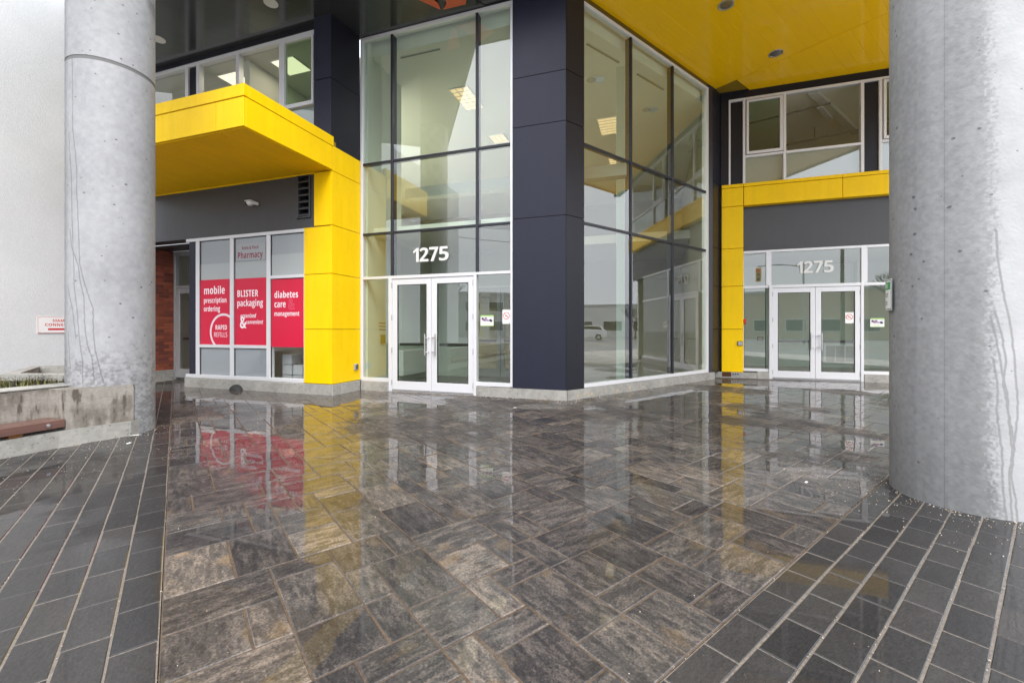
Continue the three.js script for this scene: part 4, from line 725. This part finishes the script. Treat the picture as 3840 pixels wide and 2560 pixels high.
const noSmoke = std({ roughness: 0.4, map: canvasTex(240, 400, (c) => { c.fillStyle = '#f3f2f0'; c.fillRect(0, 0, 240, 400); c.fillStyle = '#8d8d8d'; c.fillRect(14, 14, 212, 8); c.fillRect(30, 30, 180, 5); c.fillRect(20, 320, 190, 4); c.fillRect(20, 334, 160, 4); c.fillStyle = '#30322f'; c.fillRect(205, 372, 24, 18); c.fillRect(60, 178, 76, 20); c.fillStyle = '#b9b9b9'; c.fillRect(140, 178, 40, 20); c.strokeStyle = '#777'; c.lineWidth = 5; for (const x of [120, 150, 175]) { c.beginPath(); c.moveTo(x, 160); c.bezierCurveTo(x - 20, 140, x + 20, 120, x, 96); c.stroke(); } c.strokeStyle = '#c2181f'; c.lineWidth = 20; c.beginPath(); c.arc(120, 172, 94, 0, 6.3); c.moveTo(54, 106); c.lineTo(186, 238); c.stroke(); }) });
const poster = std({ roughness: 0.4, map: canvasTex(420, 320, (c) => { c.fillStyle = '#e9ecde'; c.fillRect(0, 0, 420, 320); c.fillStyle = '#a9cf7c'; c.fillRect(0, 0, 420, 44); c.fillStyle = '#d3cbd6'; c.fillRect(14, 44, 392, 150); const blob = (col, x, y, rx, ry, a) => { c.fillStyle = col; c.beginPath(); c.ellipse(x, y, rx, ry, a, 0, 6.3); c.fill(); }; blob('#3d3147', 70, 105, 40, 34, 0.4); blob('#7a5a76', 120, 140, 60, 30, 0.5); blob('#c9a59c', 150, 100, 26, 22, 0.2); blob('#4b3d55', 175, 90, 34, 22, 0); blob('#8a7190', 215, 150, 60, 24, 0.3); blob('#2d3350', 330, 160, 60, 38, 0.5); blob('#e6dfe6', 280, 100, 40, 26, 0); c.fillStyle = '#9aa08f'; for (let k = 0; k < 5; k++) c.fillRect(70 + k * 6, 220 + k * 16, 270 - k * 22, 5); c.fillStyle = '#a9cf7c'; c.fillRect(0, 304, 420, 16); }) });
sheet('no_smoking_sign', 'no smoking sticker on the narrow glass pane beside the dark corner pillar', 'sign', FA, 0.500, 0.649, 1.338, 1.595, -0.004, noSmoke, M.whitePlastic);
sheet('no_smoking_sign', 'no smoking sticker on the right leaf of the right entrance door', 'sign', FA, 7.451, 7.615, 1.38, 1.642, CN + 0.002, noSmoke, M.whitePlastic);
sheet('poster', 'small green topped poster on the narrow glass pane left of the pillar', 'poster', FA, 0.067, 0.323, 1.299, 1.497, -0.004, poster, M.whitePlastic);
sheet('poster', 'small green topped poster on the glass right of the right entrance door', 'poster', FA, 7.954, 8.222, 1.29, 1.496, CN - 0.03, poster, M.whitePlastic);
// ------------------------------------------------------------------ rooms behind the glass
{
  const L = struct('lobby', FA), poly = [[-2.5, -0.13], [1.55, -0.13], [4.3, -4.3], [4.35, -12.5], [-9, -12.5], [-9, -1.35], [-2.5, -1.35]];
  part(L, 'floor', prism(poly, -0.1, 0.008), std({ color: rgb(0.17, 0.165, 0.14), roughness: 0.35 }));
  part(L, 'ceiling', prism(poly.map(([x, z]) => [x, z - (z > -1 ? 0.1 : 0)]), 6.93, 7.42), M.inCeil);
  part(L, 'side_wall', [box(-2.6, -2.5, 0, 7.45, -1.35, -0.1), box(-9.1, -2.6, 0, 7.1, -1.36, -1.26), box(-9.1, -9, 0, 7.1, -12.5, -1.36), ] , M.inWall); part(L, 'end_wall', box(4.3, 4.42, 0, 7.1, -12.6, -4.5), M.inBrown);
  part(L, 'back_wall', box(-9.1, 4.42, 0, 7.1, -12.62, -12.5), M.inBrown);
  part(L, 'floor_beam', box(-2.5, 2.6, 4.34, 4.58, -1.75, -1.5), M.inGrey);
  part(L, 'upper_floor_edge', box(-9, 4.3, 4.3, 4.6, -12.5, -8.2), M.inGrey);
  part(L, 'post', box(2.35, 2.52, 0, 6.93, -2.35, -2.18), M.inWallGreen);
  part(L, 'vestibule_ceiling', prism([[-2.5, -0.3], [1.3, -0.3], [1.3, -2.8], [-2.5, -2.8]], 3.22, 3.36), M.inCeil);
  part(L, 'vestibule_wall', [box(-2.55, -2.5, 0.008, 3.22, -2.8, -1.36), box(-2.5, -1.45, 0.008, 3.22, -2.9, -2.8), box(0.35, 1.3, 0.008, 3.22, -2.9, -2.8), box(-1.45, 0.35, 2.35, 3.22, -2.9, -2.8), ] , M.inWallGreen); part(L, 'vestibule_side', box(1.22, 1.3, 0.008, 3.22, -2.8, -0.75), M.inBrown);
  { const ws = thing('wall_sign', 'small brown plaque and box on the lobby side wall behind the narrow left pane', 'plaque', FA, [-2.49, 0.9, -0.55]); for (const y of [1.36, 1.29, 1.22]) part(ws, 'line', box(-2.5, -2.492, y, y + 0.02, -0.72, -0.48, 0.002), M.rust); part(ws, 'box', box(-2.5, -2.47, 0.93, 1.12, -0.68, -0.52, 0.008), std({ color: rgb(0.22, 0.14, 0.05), roughness: 0.5 })); }
  part(L, 'wall_radiator', box(-2.49, -2.36, 0.15, 0.75, -2.3, -1.2, 0.02), M.whitePlastic);
  const d = thing('double_door', 'inner vestibule double door with dark frames, seen through the left entrance', 'door', FA, [-0.55, 0, -2.82]);
  part(d, 'door_frame', [box(-1.45, -1.38, 0.01, 2.35, -2.88, -2.78), box(0.28, 0.35, 0.01, 2.35, -2.88, -2.78), box(-1.38, 0.28, 2.28, 2.35, -2.88, -2.78)], M.white);
  for (const [a, b] of [[-1.375, -0.555], [-0.545, 0.275]]) { const lf = part(d, 'door_leaf', [box(a, a + 0.1, 0.03, 2.27, -2.85, -2.81), box(b - 0.1, b, 0.03, 2.27, -2.85, -2.81), box(a + 0.1, b - 0.1, 2.16, 2.27, -2.85, -2.811), box(a + 0.1, b - 0.1, 0.03, 0.24, -2.85, -2.811)], M.alu); pane(lf, a + 0.1, b - 0.1, 0.24, 2.16, -2.83, M.clearGlass); part(lf, 'push_bar', box(a + 0.1, b - 0.1, 0.92, 0.97, -2.80, -2.76, 0.006), M.black); }
  for (const [pts, w] of [[[[-1.92, -0.42], [-1.0, -0.42]], 0.055], [[[1.854, -1.2], [2.42, -2.02]], 0.06], [[[2.77, -2.56], [3.35, -3.42]], 0.06]]) {
    const [[ax, az], [bx, bz]] = pts, l = Math.hypot(bx - ax, bz - az), nx = -(bz - az) / l * w / 2, nz = (bx - ax) / l * w / 2;
    const s = thing('slot_diffuser', `thin grey air slot in the lobby ceiling ${az > -1 ? 'behind the left curtain wall' : az > -2 ? 'behind the first bay of the angled glass' : 'behind the middle bay of the angled glass'}`, 'air vent', FA, [ax, 6.92, az]);
    part(s, 'slot', prism([[ax + nx, az + nz], [bx + nx, bz + nz], [bx - nx, bz - nz], [ax - nx, az - nz]], 6.92, 6.931), M.inGrey);
    part(s, 'gap', prism([[ax + nx * .3, az + nz * .3], [bx + nx * .3, bz + nz * .3], [bx - nx * .3, bz - nz * .3], [ax - nx * .3, az - nz * .3]], 6.917, 6.9195), M.inDark);
  }
  [[1.775, -2.473, 'first bay'], [2.943, -4.249, 'middle bay']].forEach(([x, z, w]) => { const s = thing('ceiling_speaker', `round white speaker in the lobby ceiling seen through the ${w} of the angled glass`, 'speaker', FA, [x, 6.92, z]); part(s, 'grille', rod([x, 6.915, z], [x, 6.931, z], 0.11, 0.12, 28), M.inGrey); part(s, 'rim', rod([x, 6.921, z], [x, 6.932, z], 0.13, 0.135, 28), M.whitePlastic); });
  const lamp = (x0, x1, z0, z1, y, label, p, nx, nz) => {
    const t = thing('ceiling_light', label, 'ceiling light', FA, [(x0 + x1) / 2, y, (z0 + z1) / 2]);
    part(t, 'lamp_frame', [box(x0 - 0.02, x0, y - 0.012, y + 0.03, z0, z1), box(x1, x1 + 0.02, y - 0.012, y + 0.03, z0, z1), box(x0, x1, y - 0.012, y + 0.03, z0 - 0.02, z0), box(x0, x1, y - 0.012, y + 0.03, z1, z1 + 0.02)], M.whitePlastic);
    part(t, 'diffuser', box(x0, x1, y + 0.012, y + 0.02, z0, z1, 0.001), M.warmGlow);
    const fins = []; for (let k = 1; k < nx; k++) { const x = mixn(x0, x1, k / nx); fins.push(box(x - 0.004, x + 0.004, y - 0.008, y + 0.011, z0, z1, 0.001)); } for (let k = 1; k < nz; k++) { const z = mixn(z0, z1, k / nz); fins.push(box(x0, x1, y - 0.0085, y + 0.010, z - 0.004, z + 0.004, 0.001)); }
    part(t, 'louvre', fins, M.whitePlastic);
    const l = new THREE.RectAreaLight(p > 5 ? new THREE.Color(1, 0.95, 0.84) : new THREE.Color(1, 0.86, 0.62), p, x1 - x0, z1 - z0); l.rotation.x = -Math.PI / 2; l.position.y = -0.03; t.add(l);
  };
  lamp(-1.49, -1.02, -2.81, -1.80, 6.915, 'lit louvred ceiling panel nearest behind the left curtain wall', 0.6, 3, 6);
  lamp(-1.49, -1.04, -4.9, -4.38, 6.915, 'lit square ceiling panel deeper behind the left curtain wall', 0.6, 3, 4);
  lamp(1.68, 2.19, -5.35, -4.35, 6.915, 'lit louvred ceiling panel behind the first bay of the angled glass', 0.6, 3, 6);
  lamp(1.70, 2.19, -7.95, -7.0, 6.915, 'lit louvred ceiling panel low at the back of the angled glass', 0.6, 3, 5);
  lamp(-5.0, -4.5, -2.9, -1.9, 6.915, 'unseen louvred ceiling panel that lights the lobby, first beyond the left jamb', 105, 3, 6);  // this and the next two: out of view, made bright to light the lobby
  lamp(-7.6, -7.1, -2.9, -1.9, 6.915, 'unseen louvred ceiling panel that lights the lobby, second beyond the left jamb', 105, 3, 6);
  lamp(-7.6, -7.1, -5.4, -4.4, 6.915, 'unseen louvred ceiling panel that lights the lobby from its far left corner', 105, 3, 6);
  // offices upstairs on the left
  const O = struct('office', FA);
  part(O, 'ceiling', box(-8.8, -3.0, 7.03, 7.15, -1.25, 0.5), M.inCeil); part(O, 'floor', box(-8.8, -3.0, 4.8, 4.9, -1.25, 0.35), M.inFloor);
  part(O, 'wall', [box(-8.9, -8.8, 4.9, 7.1, -1.25, 0.5), box(-3.02, -2.9, 4.9, 7.1, -1.25, 0.5), box(-8.9, -2.9, 4.9, 7.1, -1.25, -1.2), box(-5.28, -5.14, 4.9, 7.03, -1.2, 0.4)], M.inWall);
  const ol = (x0, x1, z0, z1, label) => { const t = thing('ceiling_light', label, 'ceiling light', FA, [(x0 + x1) / 2, 7.02, (z0 + z1) / 2]); part(t, 'diffuser', box(x0, x1, 7.018, 7.031, z0, z1, 0.002), M.whiteGlow); part(t, 'lamp_frame', [box(x0 - 0.02, x0, 7.012, 7.031, z0 - 0.02, z1 + 0.02, 0.002), box(x1, x1 + 0.02, 7.012, 7.031, z0 - 0.02, z1 + 0.02, 0.002), box(x0, x1, 7.012, 7.031, z0 - 0.02, z0, 0.002), box(x0, x1, 7.012, 7.031, z1, z1 + 0.02, 0.002)], M.whitePlastic); const l = new THREE.RectAreaLight(new THREE.Color(1, 0.9, 0.68), 3.5, x1 - x0, z1 - z0); l.rotation.x = -Math.PI / 2; l.position.y = -0.02; t.add(l); };
  ol(-6.35, -5.80, -0.35, 0.20, 'bright white ceiling light in the left office, above the canopy corner'); ol(-4.75, -4.15, -0.30, 0.22, 'bright white ceiling light in the right office beside the green sash window');
  // rooms on the right
  const R = struct('entrance_room', FA);
  part(R, 'floor', box(4.8, 11.4, -0.1, 0.01, -9, CN - 0.12), M.inFloor); part(R, 'ceiling', box(4.8, 11.4, 3.35, 3.5, -9, CN - 0.4), M.inGrey);
  part(R, 'wall', [box(4.78, 4.9, 0, 3.4, -9, CN - 0.35), box(11.3, 11.4, 0, 3.4, -9, CN - 0.35), box(4.8, 11.4, 0, 3.4, -9.1, -9)], M.inWallGreen);
  part(R, 'wall_pilaster', [box(9.2, 9.5, 0.01, 3.35, -9, -8.8)], M.inWall);
  const g = thing('wall_grille', 'white framed grey air grille low on the wall behind the right entrance doors', 'grille', FA, [8.9, 0.2, -8.98]);
  part(g, 'grille_frame', [box(8.35, 8.42, 0.14, 0.76, -9, -8.94), box(9.18, 9.25, 0.14, 0.76, -9, -8.94), box(8.42, 9.18, 0.14, 0.2, -9, -8.941), box(8.42, 9.18, 0.7, 0.76, -9, -8.941), box(8.66, 8.69, 0.2, 0.7, -9, -8.945), box(8.92, 8.95, 0.2, 0.7, -9, -8.945)], M.whitePlastic);
  for (let k = 0; k < 12; k++) part(g, 'slat', box(8.42, 9.18, 0.21 + k * 0.041, 0.235 + k * 0.041, -9.0, -8.955, 0.003), M.inGrey);
  for (const x of [6.55, 6.95]) { const p = thing('wall_plate', `small dark wall socket plate behind the glass left of the right entrance, ${x < 6.7 ? 'left' : 'right'} of two`, 'socket', FA, [x, 0.9, -8.99]); part(p, 'plate', box(x - 0.09, x + 0.09, 0.84, 0.98, -9.0, -8.97, 0.006), M.inDark); part(p, 'rim', box(x - 0.07, x + 0.07, 0.86, 0.96, -8.972, -8.965, 0.004), M.inGrey); }
  const Q = struct('upper_room', FA);
  part(Q, 'floor', box(4.8, 11.4, 4.8, 4.92, -9, CN - 0.13), M.inFloor); part(Q, 'ceiling', box(4.8, 11.4, 7.15, 7.3, -9, CN - 0.12), std({ color: rgb(0.82, 0.79, 0.66), roughness: 0.9 }));
  part(Q, 'wall', [box(4.75, 4.85, 4.9, 7.2, -9, CN - 0.14), box(11.3, 11.4, 4.9, 7.2, -9, CN - 0.14), box(4.8, 11.4, 4.9, 7.2, -9.1, -9)], M.inGrey);
  part(Q, 'bulkhead', prism([[6.75, -5.0], [6.97, -5.0], [9.0, -8.0], [8.78, -8.0]], 7.05, 7.15), M.inWall);
  const pipe = (name, label, pts) => { const t = thing(name, label, 'pipe', FA, pts[0]); part(t, 'pipe', pts.slice(1).map((p, k) => rod(pts[k], p, 0.022)), M.inDark); part(t, 'hanger', [rod([pts[1][0], pts[1][1], pts[1][2]], [pts[1][0], 7.15, pts[1][2]], 0.012)], M.inDark); };
  pipe('sprinkler_pipe', 'dark sprinkler pipe under the ceiling of the upper right room, near the window', [[5.2, 6.85, -5.9], [6.4, 6.85, -5.5], [7.3, 6.85, -5.2]]); pipe('sprinkler_pipe', 'dark sprinkler pipe deeper in the upper right room', [[6.6, 6.8, -7.6], [7.6, 6.8, -7.3], [9.2, 6.8, -6.8]]);
  const st = thing('strip_light', 'unlit white strip light on the ceiling of the upper right room', 'light', FA, [7.4, 7.0, -6.1]);
  part(st, 'diffuser', prism([[7.17, -5.72], [7.27, -5.66], [7.75, -6.44], [7.65, -6.50]], 6.98, 7.03), M.whitePlastic); part(st, 'housing', prism([[7.19, -5.70], [7.25, -5.67], [7.73, -6.45], [7.67, -6.49]], 7.03, 7.15), M.inGrey);
  // shop interior behind the clear lower right pharmacy pane
  const S = struct('shop_room', FA); part(S, 'back_wall', box(-6.3, -2.65, 0.0, 3.1, -0.4, -0.3), M.inWall); part(S, 'floor', box(-6.3, -2.65, -0.05, 0.1, -0.3, PH - 0.25), M.inFloor); part(S, 'ceiling', box(-6.3, -2.65, 3.1, 3.17, -0.3, PH - 0.15), M.inCeil); part(S, 'side_wall', box(-6.38, -6.3, 0, 3.1, -0.4, PH - 0.12), M.inWall);
  { const t = thing('ceiling_light', 'added white ceiling light inside the pharmacy, brightens the lower right pane', 'ceiling light', FA, [-3.7, 3.05, 0.3]); part(t, 'diffuser', box(-4.2, -3.2, 3.06, 3.07, 0.0, 0.4, 0.003), M.whiteGlow); part(t, 'housing', box(-4.22, -3.18, 3.07, 3.1, -0.02, 0.42, 0.003), M.whitePlastic); const l = new THREE.RectAreaLight(new THREE.Color(1, 0.96, 0.88), 5, 1, 0.4); l.rotation.x = -Math.PI / 2; l.position.y = -0.01; t.add(l); }  // added lamp, brightens the shop room seen through the clear pane
  [[-4.0, 0.1, 3, 'left'], [-3.72, 0.1, 2, 'right']].forEach(([x, y, n, w]) => { for (let k = 0; k < n; k++) { const b = thing('carton', `white carton ${['at the bottom', 'second from the bottom', 'at the top'][k]} of the ${w} stack behind the lower right pharmacy pane`, 'box', FA, [x, y + k * 0.21, PH - 0.4]); part(b, 'body', box(x - 0.12, x + 0.12, y + k * 0.21, y + 0.2 + k * 0.21, PH - 0.52, PH - 0.28, 0.006), M.frostPale); part(b, 'flap_seam', box(x - 0.003, x + 0.003, y + 0.01 + k * 0.21, y + 0.19 + k * 0.21, PH - 0.281, PH - 0.278, 0.0005), M.inGrey); } });
}
// ------------------------------------------------------------------ grit, salt and small litter on the paving
{
  const g = new THREE.IcosahedronGeometry(1, 0), im = [], put = (x, z, r) => im.push([x, z, r]);
  const ring = (cx, cz, r0, n, spread) => { for (let k = 0; k < n; k++) { const a = rnd() * 6.283, r = r0 + spread * Math.pow(rnd(), 2.2); put(cx + Math.cos(a) * r, cz + Math.sin(a) * r, rr(0.001, 0.0045)); } };
  ring(3.38, -3.17, 0.45, 900, 0.75); ring(-4.83, -5.16, 0.42, 700, 1.2);
  for (let k = 0; k < 700; k++) { const p = toWorld(FA, -2.77 + 1.5 * Math.pow(rnd(), 2), 0, rr(3.4, 7)); put(p.x, p.z, rr(0.0008, 0.003)); }
  for (let k = 0; k < 150; k++) { const z = -rr(1.5, 8), x = rr(-0.95, 1.1) * -z; put(x, z, rr(0.0008, 0.0032)); }
  for (let k = 0; k < 260; k++) { const j = Math.floor(rr(0, 7)), p = toWorld(FG, U0 - 0.004 - j * 0.1505 + rr(-0.004, 0.004), 0, -rr(1.5, 9)); put(p.x, p.z, rr(0.001, 0.0032)); }
  for (let k = 0; k < 200; k++) { const j = Math.floor(rr(0, 6)), p = toWorld(FG, rr(0.8, 4), 0, -(V0 - 0.003 - j * 0.1425 + rr(-0.004, 0.004))); put(p.x, p.z, rr(0.001, 0.003)); }
  for (let k = 0; k < 500; k++) { const p = toWorld(FA, rr(-2.5, 1.9), 0, 0.05 + 0.3 * Math.pow(rnd(), 3)); put(p.x, p.z, rr(0.002, 0.007)); const q = toWorld(FB, rr(0.1, 5), 0, 0.05 + 0.25 * Math.pow(rnd(), 3)); put(q.x, q.z, rr(0.002, 0.006)); }
  const mesh = new THREE.InstancedMesh(g, std({ color: rgb(0.40, 0.36, 0.32), roughness: 0.8 }), im.length), m = new THREE.Matrix4(), q = new THREE.Quaternion(), e = new THREE.Euler();
  im.forEach(([x, z, r], k) => { e.set(rnd() * 3, rnd() * 6, rnd() * 3); m.compose(V3(x, r * 0.4, z), q.setFromEuler(e), V3(r * rr(0.7, 1.5), r * 0.7, r)); mesh.setMatrixAt(k, m); mesh.setColorAt(k, rgb(...pick([[1, 1, 1], [1.2, 1.15, 1.1], [0.7, 0.6, 0.5], [0.9, 0.75, 0.6], [1.3, 1.3, 1.3]]))); });
  mesh.name = 'grit'; mesh.userData = { kind: 'stuff', label: 'white salt grains and grit scattered over the wet paving', category: 'grit' }; mesh.castShadow = mesh.receiveShadow = true; scene.add(mesh);
  const scrap = (x, z, a, l, w, label) => { const f = { o: [x, z], th: a }, t = thing('paper_scrap', label, 'litter', f); part(t, 'paper', fromPolys([[V3(-l, 0.004, -w), V3(l * 0.3, 0.012, -w * 0.8), V3(l * 0.4, 0.006, w), V3(-l * 0.9, 0.003, w * 0.8)], [V3(l * 0.3, 0.012, -w * 0.8), V3(l, 0.004, -w * 0.5), V3(l * 0.9, 0.008, w * 0.7), V3(l * 0.4, 0.006, w)]]), M.whitePlastic); };
  scrap(-4.38, -4.98, 0.3, 0.07, 0.006, 'thin white paper strip on the paving at the foot of the left column'); scrap(-4.15, -4.63, 1.1, 0.025, 0.015, 'crumpled white scrap on the dark paving in front of the planter kerb'); scrap(0.05, -6.72, 0.2, 0.035, 0.012, 'small white scrap on the brown paving before the dark pillar'); scrap(2.38, -3.45, 0.6, 0.018, 0.008, 'tiny white scrap on the dark paving left of the right column');
}
// ------------------------------------------------------------------ across the street, seen in the glass and the wet ground
{
  const walk = struct('bounce_sidewalk', FG); part(walk, 'slab', [box(-8.9, 40, -0.06, -0.006, 2.51, 5.55, 0.004), box(17.01, 40, -0.06, -0.006, 2.5, -15, 0.004), box(12.01, 17, -0.06, -0.006, 2.5, -0.86, 0.004)], std({ map: concreteMap, color: rgb(1.6, 1.6, 1.6), roughness: 0.5 }));  // out of view, kept pale to bounce light up to the yellow soffit
  const road = struct('road', FG); part(road, 'asphalt', [box(-60, 60, -0.07, -0.054, 6, 22, 0.001), box(-24, -9, -0.068, -0.052, -60, 5.9, 0.001)], std({ color: rgb(0.21, 0.21, 0.215), roughness: 0.3 })); part(road, 'lane_line', [box(-60, 60, -0.05, -0.048, 13.9, 14.05, 0.001)], M.yellow); part(road, 'kerb', [box(-8.9, 60, -0.07, 0.0, 5.6, 5.9, 0.02), box(-9, -8.7, -0.07, 0.0, -60, 5.5, 0.02)], M.concrete);
  const wm = (c) => std({ color: rgb(...c), roughness: 0.8 });
  const bldg = (label, x, z, th, w, h, d, c, nx, ny) => { const f = { o: [x, z], th }, t = thing('low_building', label, 'building', f); part(t, 'wall', box(-w / 2, w / 2, -0.1, h, -d, 0, 0.02), wm(c)); part(t, 'parapet', box(-w / 2 - 0.1, w / 2 + 0.1, h, h + 0.35, -d - 0.1, 0.1, 0.02), M.alu); for (let i = 0; i < nx; i++) for (let j = 0; j < ny; j++) { const x0 = -w / 2 + (i + 0.18) * w / nx, x1 = -w / 2 + (i + 0.82) * w / nx, y0 = 0.9 + j * 3.2, y1 = y0 + 1.7; const wn = part(t, 'window', [box(x0, x1, y0, y0 + 0.08, 0, 0.06), box(x0, x1, y1 - 0.08, y1, 0, 0.06), box(x0, x0 + 0.07, y0 + 0.08, y1 - 0.08, 0, 0.06), box(x1 - 0.07, x1, y0 + 0.08, y1 - 0.08, 0, 0.06)], M.white); part(wn, 'window_pane', box(x0 + 0.07, x1 - 0.07, y0 + 0.08, y1 - 0.08, 0.005, 0.02, 0.002), M.darkCap); } };
  bldg('low beige shop building across the street, mirrored in the right doors', 4, 46, Math.PI, 34, 6.2, 10, [0.42, 0.36, 0.27], 9, 1); bldg('long grey two storey building across the side street, mirrored in the left doors', -48, 30, 2.2, 40, 7, 12, [0.4, 0.4, 0.4], 10, 2); bldg('white flat roofed building far right, mirrored in the angled glass', 66, -8, -1.5, 24, 5, 10, [0.6, 0.6, 0.6], 5, 1);
  const pole = (label, x, z, tr) => { const t = thing('utility_pole', label, 'utility pole', { o: [x, z], th: 0 }); part(t, 'pole', rod([0, -0.1, 0], [0, 11, 0], 0.17, 0.11), std({ color: rgb(0.09, 0.07, 0.05), roughness: 0.9 })); part(t, 'crossarm', [box(-1.2, 1.2, 10.1, 10.25, -0.06, 0.06), box(-0.9, 0.9, 8.9, 9.0, -0.05, 0.05)], std({ color: rgb(0.09, 0.07, 0.05), roughness: 0.9 })); if (tr) part(t, 'transformer', [rod([0.4, 7.4, 0], [0.4, 8.5, 0], 0.28, 0.28, 16)], M.alu); part(t, 'street_lamp', [tube([[0, 8.2, 0], [-0.8, 8.9, 0.2], [-1.9, 8.9, 0.4]], 0.045), rod([-1.8, 8.86, 0.4], [-2.4, 8.8, 0.45], 0.1, 0.16)], M.alu); };
  const P = [[-21, 10.5], [8.5, 21], [30, -1.5], [-4, 24]]; pole('wooden utility pole with lamp, mirrored in the left glass wall', ...P[0]); pole('wooden utility pole mirrored in the right entrance glass', ...P[1]); pole('wooden utility pole with transformer, mirrored in the angled glass', ...P[2], true); pole('wooden utility pole behind the plaza, mirrored in the right doors', ...P[3]);
  for (const [a, b, w] of [[0, 3, 'left pair of poles'], [3, 1, 'middle pair of poles'], [1, 2, 'right pair of poles']]) { const t = thing('overhead_wires', `sagging overhead wires between the ${w} across the street`, 'wires', FW); part(t, 'wire', [-1.1, -0.4, 0.4, 1.1, 0].map((o, k) => { const y = k < 4 ? 10.2 : 8.95, A = P[a], B = P[b]; return tube([0, 0.25, 0.5, 0.75, 1].map((s) => [mixn(A[0], B[0], s) + o, y - 0.9 * 4 * s * (1 - s) * 0.8, mixn(A[1], B[1], s)]), 0.018, 5, 12); }), M.black); }
  const signal = (label, x, z, th) => { const t = thing('traffic_light', label, 'traffic light', { o: [x, z], th }); part(t, 'pole', [rod([0, 0, 0], [0, 6.4, 0], 0.09, 0.07), tube([[0, 6.2, 0], [1.5, 6.5, 0], [3.2, 6.5, 0]], 0.05)], M.alu); part(t, 'housing', box(2.9, 3.3, 5.2, 6.35, 0.06, 0.32, 0.03), std({ color: rgb(0.75, 0.42, 0.02), roughness: 0.5 })); [[6.12, M.red], [5.78, M.black], [5.42, M.black]].forEach(([y, m]) => part(t, 'lens', rod([3.1, y, 0.32], [3.1, y, 0.36], 0.13, 0.12, 16), m)); };
  signal('yellow traffic light mirrored in the right entrance doors', 6, 18, Math.PI); signal('yellow traffic light mirrored in the left entrance doors', -19, 9, 2.1);
  const tree = (label, x, z, h) => { const t = thing('bare_tree', label, 'tree', { o: [x, z], th: 0 }), tr = [], br = []; const grow = (p, d, l, r, k) => { const q = p.clone().addScaledVector(d, l); (k > 3 ? tr : br).push(rod(p.toArray(), q.toArray(), r, r * 0.65, k > 3 ? 8 : 4)); if (k > 0) for (let i = 0; i < 3; i++) grow(q.clone().lerp(p, rr(0, 0.35)), d.clone().add(V3(rr(-0.75, 0.75), rr(-0.1, 0.5), rr(-0.75, 0.75))).normalize(), l * rr(0.62, 0.8), r * 0.6, k - 1); }; grow(V3(0, -0.1, 0), V3(0, 1, 0), h * 0.3, h * 0.02, 5); const m = std({ color: rgb(0.075, 0.06, 0.05), roughness: 0.9 }); part(t, 'trunk', tr, m); part(t, 'crown', br, m); };
  tree('bare winter tree mirrored in the left entrance door', -27, 17, 9); tree('bare winter tree mirrored in the right entrance door', 13, 30, 9); tree('small bare tree far right, mirrored in the angled glass', 52, -11, 6);
  { // parked car, mirrored in the angled glass
    const t = thing('parked_car', 'white parked car mirrored low in the first bay of the angled glass', 'car', { o: [44, -5.2], th: -1.5 });
    const side = (pts, w, bev) => { const s = new THREE.Shape(pts.map((p) => new THREE.Vector2(...p))), g = plain(new THREE.ExtrudeGeometry(s, { depth: w, bevelEnabled: true, bevelSize: bev, bevelThickness: bev, bevelSegments: 3, curveSegments: 6 })); g.translate(0, 0, -w / 2); return g; };
    part(t, 'body', side([[-2.2, 0.35], [-2.25, 0.8], [-2.1, 1.02], [-1.1, 1.1], [1.0, 1.12], [2.0, 0.98], [2.25, 0.75], [2.25, 0.35]], 1.6, 0.1), phys({ color: rgb(0.75, 0.76, 0.78), roughness: 0.3, clearcoat: 1, clearcoatRoughness: 0.05 }));
    part(t, 'roof', side([[-1.9, 1.15], [-1.55, 1.58], [0.2, 1.62], [0.3, 1.55], [-1.5, 1.5], [-1.8, 1.15]], 1.3, 0.06), M.whitePlastic); part(t, 'cabin_glass', side([[-1.8, 1.12], [-1.5, 1.5], [0.25, 1.55], [1.0, 1.12]], 1.36, 0.05), M.darkCap);
    for (const x of [-1.4, 1.4]) for (const z of [-0.82, 0.82]) { const w = part(t, 'wheel', rod([x, 0.34, z - 0.11], [x, 0.34, z + 0.11], 0.34, 0.34, 24), M.black); part(w, 'rim', rod([x, 0.34, z - 0.115], [x, 0.34, z + 0.115], 0.2, 0.2, 12), M.alu); }
    for (const z of [-0.65, 0.65]) part(t, 'headlight', box(2.2, 2.36, 0.72, 0.86, z - 0.2, z + 0.2, 0.03), M.whitePlastic);
  }
}
renderer.render(scene, camera);
